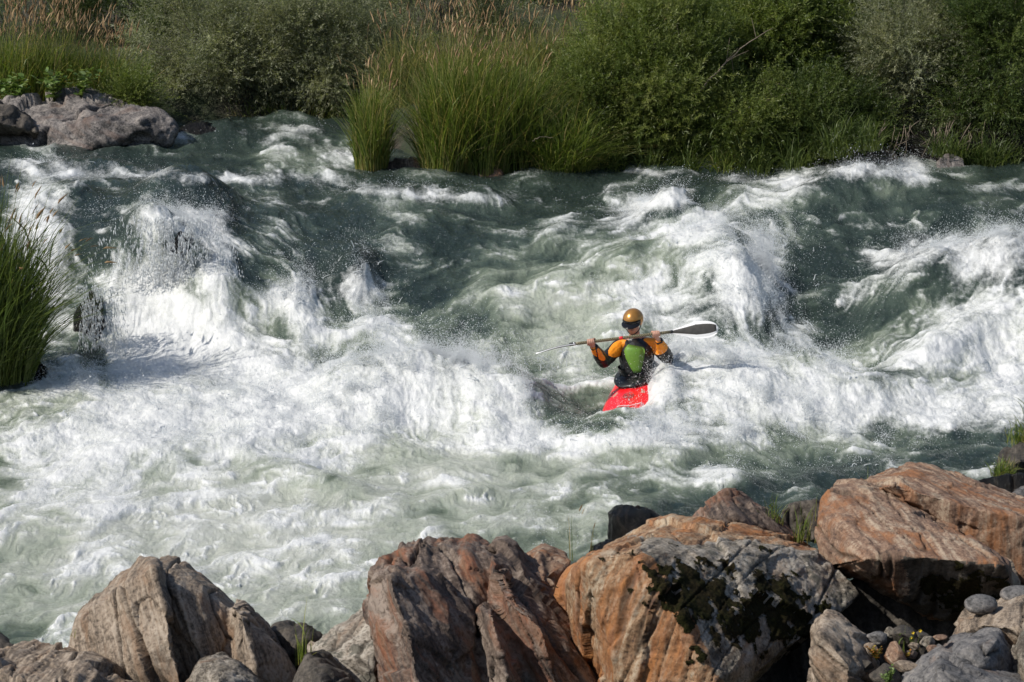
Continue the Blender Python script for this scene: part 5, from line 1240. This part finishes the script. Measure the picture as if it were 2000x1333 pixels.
# buoyancy vest and its green front
vs_ = [ell_bm(chest + Vector((0, -.02, -.02)), X3, (.185, .165, .17))] + chain([chest + Vector((0, -.02, 0)), waist + Vector((0, -.01, .02))], [.165, .16])
for s_ in (-1, 1): vs_ += chain([chest + Vector((s_ * .085, -.10, .08)), neck + Vector((s_ * .085, -.02, -.015)), chest + Vector((s_ * .085, .09, .08))], [.03, .03, .03])
vest = vox_obj("life_vest", vs_, .007, [M_BLK], per, 2, wr=.006, seed=5)
gp = [(1227, 673, 1256, 678), (1221, 680, 1259, 683), (1219, 687, 1259.5, 687), (1222, 700, 1258, 700), (1228, 713, 1255, 712), (1234, 723, 1253, 722), (1238, 729.5, 1251, 727)]
top, bot = [], []
for (xa, ya, xb, yb) in gp:
    for k in range(11):
        u_ = k / 10; px_, py_ = xa + (xb - xa) * u_, ya + (yb - ya) * u_
        base = P(px_, py_, 29.0); dx = base.x - chest.x; dz = base.z - chest.z + .02
        yy = -.02 - .165 * math.sqrt(max(.15, 1 - (dx / .19) ** 2 - (max(0, dz) / .19) ** 2)) - .004
        edge = min(u_, 1 - u_) * 10
        top.append(np.array(P(px_, py_, 29.0 + yy - .020 + .010 * (edge < 1)) - bl_)); bot.append(np.array(P(px_, py_, 29.0 + yy + .02) - bl_))
n_ = len(top); f = []
for i in range(len(gp) - 1):
    for j in range(10): a0 = i * 11 + j; f += [[a0, a0 + 1, a0 + 12, a0 + 11], [n_ + a0, n_ + a0 + 11, n_ + a0 + 12, n_ + a0 + 1]]
    for j in (0, 10): a0 = i * 11 + j; f.append([a0, a0 + 11, n_ + a0 + 11, n_ + a0])
for j in range(10):
    for i in (0, len(gp) - 1): a0 = i * 11 + j; f.append([a0, a0 + 1, n_ + a0 + 1, n_ + a0])
link("front_panel", mesh_np("front_panel", np.array(top + bot), np.array(f), mats=[M_GRN]), vest)
# skirt: from the rim up to the waist
sk = []; NSK = 40
for i, (h, sc, dz) in enumerate(((0, 1.05, .012), (.15, 1.03, .026), (.35, .86, .030), (.6, .70, .040), (.8, .60, .08), (1, .60, .16), (1, .60, .24))):
    for j in range(NSK):
        a = 2 * math.pi * j / NSK; w_ = 1 + .02 * math.sin(a * 7 + i)
        ls, lw_ = .36 * sc, .215 * sc
        if i >= 4: ls, lw_ = .150, .165
        p = K(ls * math.cos(a) * w_ - .02, lw_ * math.sin(a) * w_, dz + .002); tgt = waist - KO
        if i >= 4: p = p + (waist - K(-.02, 0, .15)) * ((i - 3) / 3.0)
        sk.append(np.array(p - bl_))
f = [[i * NSK + j, i * NSK + (j + 1) % NSK, (i + 1) * NSK + (j + 1) % NSK, (i + 1) * NSK + j] for i in range(6) for j in range(NSK)]
link("spray_skirt", mesh_np("spray_skirt", np.array(sk), np.array(f), mats=[M_BLK]), per)
# helmet
def shell(name, rad, lo, hi, az0, az1, th, mat, parent, nu=40, nv=14, push=0):
    vv_ = []
    for layer in (0, 1):
        R0 = [r - layer * th for r in rad]
        for i in range(nv):
            for j in range(nu):
                az = az0 + (az1 - az0) * j / (nu - 1); l_, h_ = lo(az), hi(az); e = l_ + (h_ - l_) * i / (nv - 1)
                p = HP(R0[0] * math.cos(e) * math.cos(az) - .008, R0[1] * math.cos(e) * math.sin(az), R0[2] * math.sin(e) + .022); vv_.append(np.array(p - bl_))
    n_ = nu * nv; f_ = []
    for i in range(nv - 1):
        for j in range(nu - 1):
            a0 = i * nu + j; f_ += [[a0, a0 + 1, a0 + nu + 1, a0 + nu], [n_ + a0, n_ + a0 + nu, n_ + a0 + nu + 1, n_ + a0 + 1]]
    for j in range(nu - 1): f_.append([j, n_ + j, n_ + j + 1, j + 1])
    return link(name, mesh_np(name, np.array(vv_), np.array(f_), mats=[mat]), parent)
helm = shell("helmet", (.120, .104, .108), lambda a: .10 if abs(a) < .95 else (.10 - (abs(a) - .95) * 1.6 if abs(a) < 1.4 else -.62), lambda a: math.pi / 2, -math.pi, math.pi, .008, M_GOLD, per, 72, 18)
shell("helmet_liner", (.1235, .1065, .108), lambda a: -.16, lambda a: .24, -1.15, 1.15, .010, M_VIS, helm, 30, 5)
pk = []
for layer in (0, 1):
    for i in range(6):
        for j in range(25):
            az = -.95 + 1.9 * j / 24; e = i / 5 * .052 * math.cos(az * 1.35) ** .7 if abs(az) < 1.1 else 0
            pk.append(np.array(HP((.122 + e) * math.cos(az) - .008, (.106 + e * .7) * math.sin(az), .018 - e * .45 - layer * .006) - bl_))
f_ = []
for i in range(5):
    for j in range(24): a0 = i * 25 + j; f_ += [[a0, a0 + 1, a0 + 26, a0 + 25], [150 + a0, 150 + a0 + 25, 150 + a0 + 26, 150 + a0 + 1]]
for j in range(24): f_.append([125 + j, 126 + j, 276 + j, 275 + j])
link("visor", mesh_np("visor", np.array(pk), np.array(f_), mats=[M_VIS]), helm)
v, q, t = tube_np(curve_pts([np.array(p - bl_) for p in (HP(0, .082, -.03), HP(.035, .062, -.085), HP(.06, 0, -.125), HP(.035, -.062, -.085), HP(0, -.082, -.03))], 20), .005, 6)
link("chin_strap", mesh_np("chin_strap", v, [q, t], mats=[M_BLK]), helm)
for wr_ in (): pass
print('done', time.time() - T0)
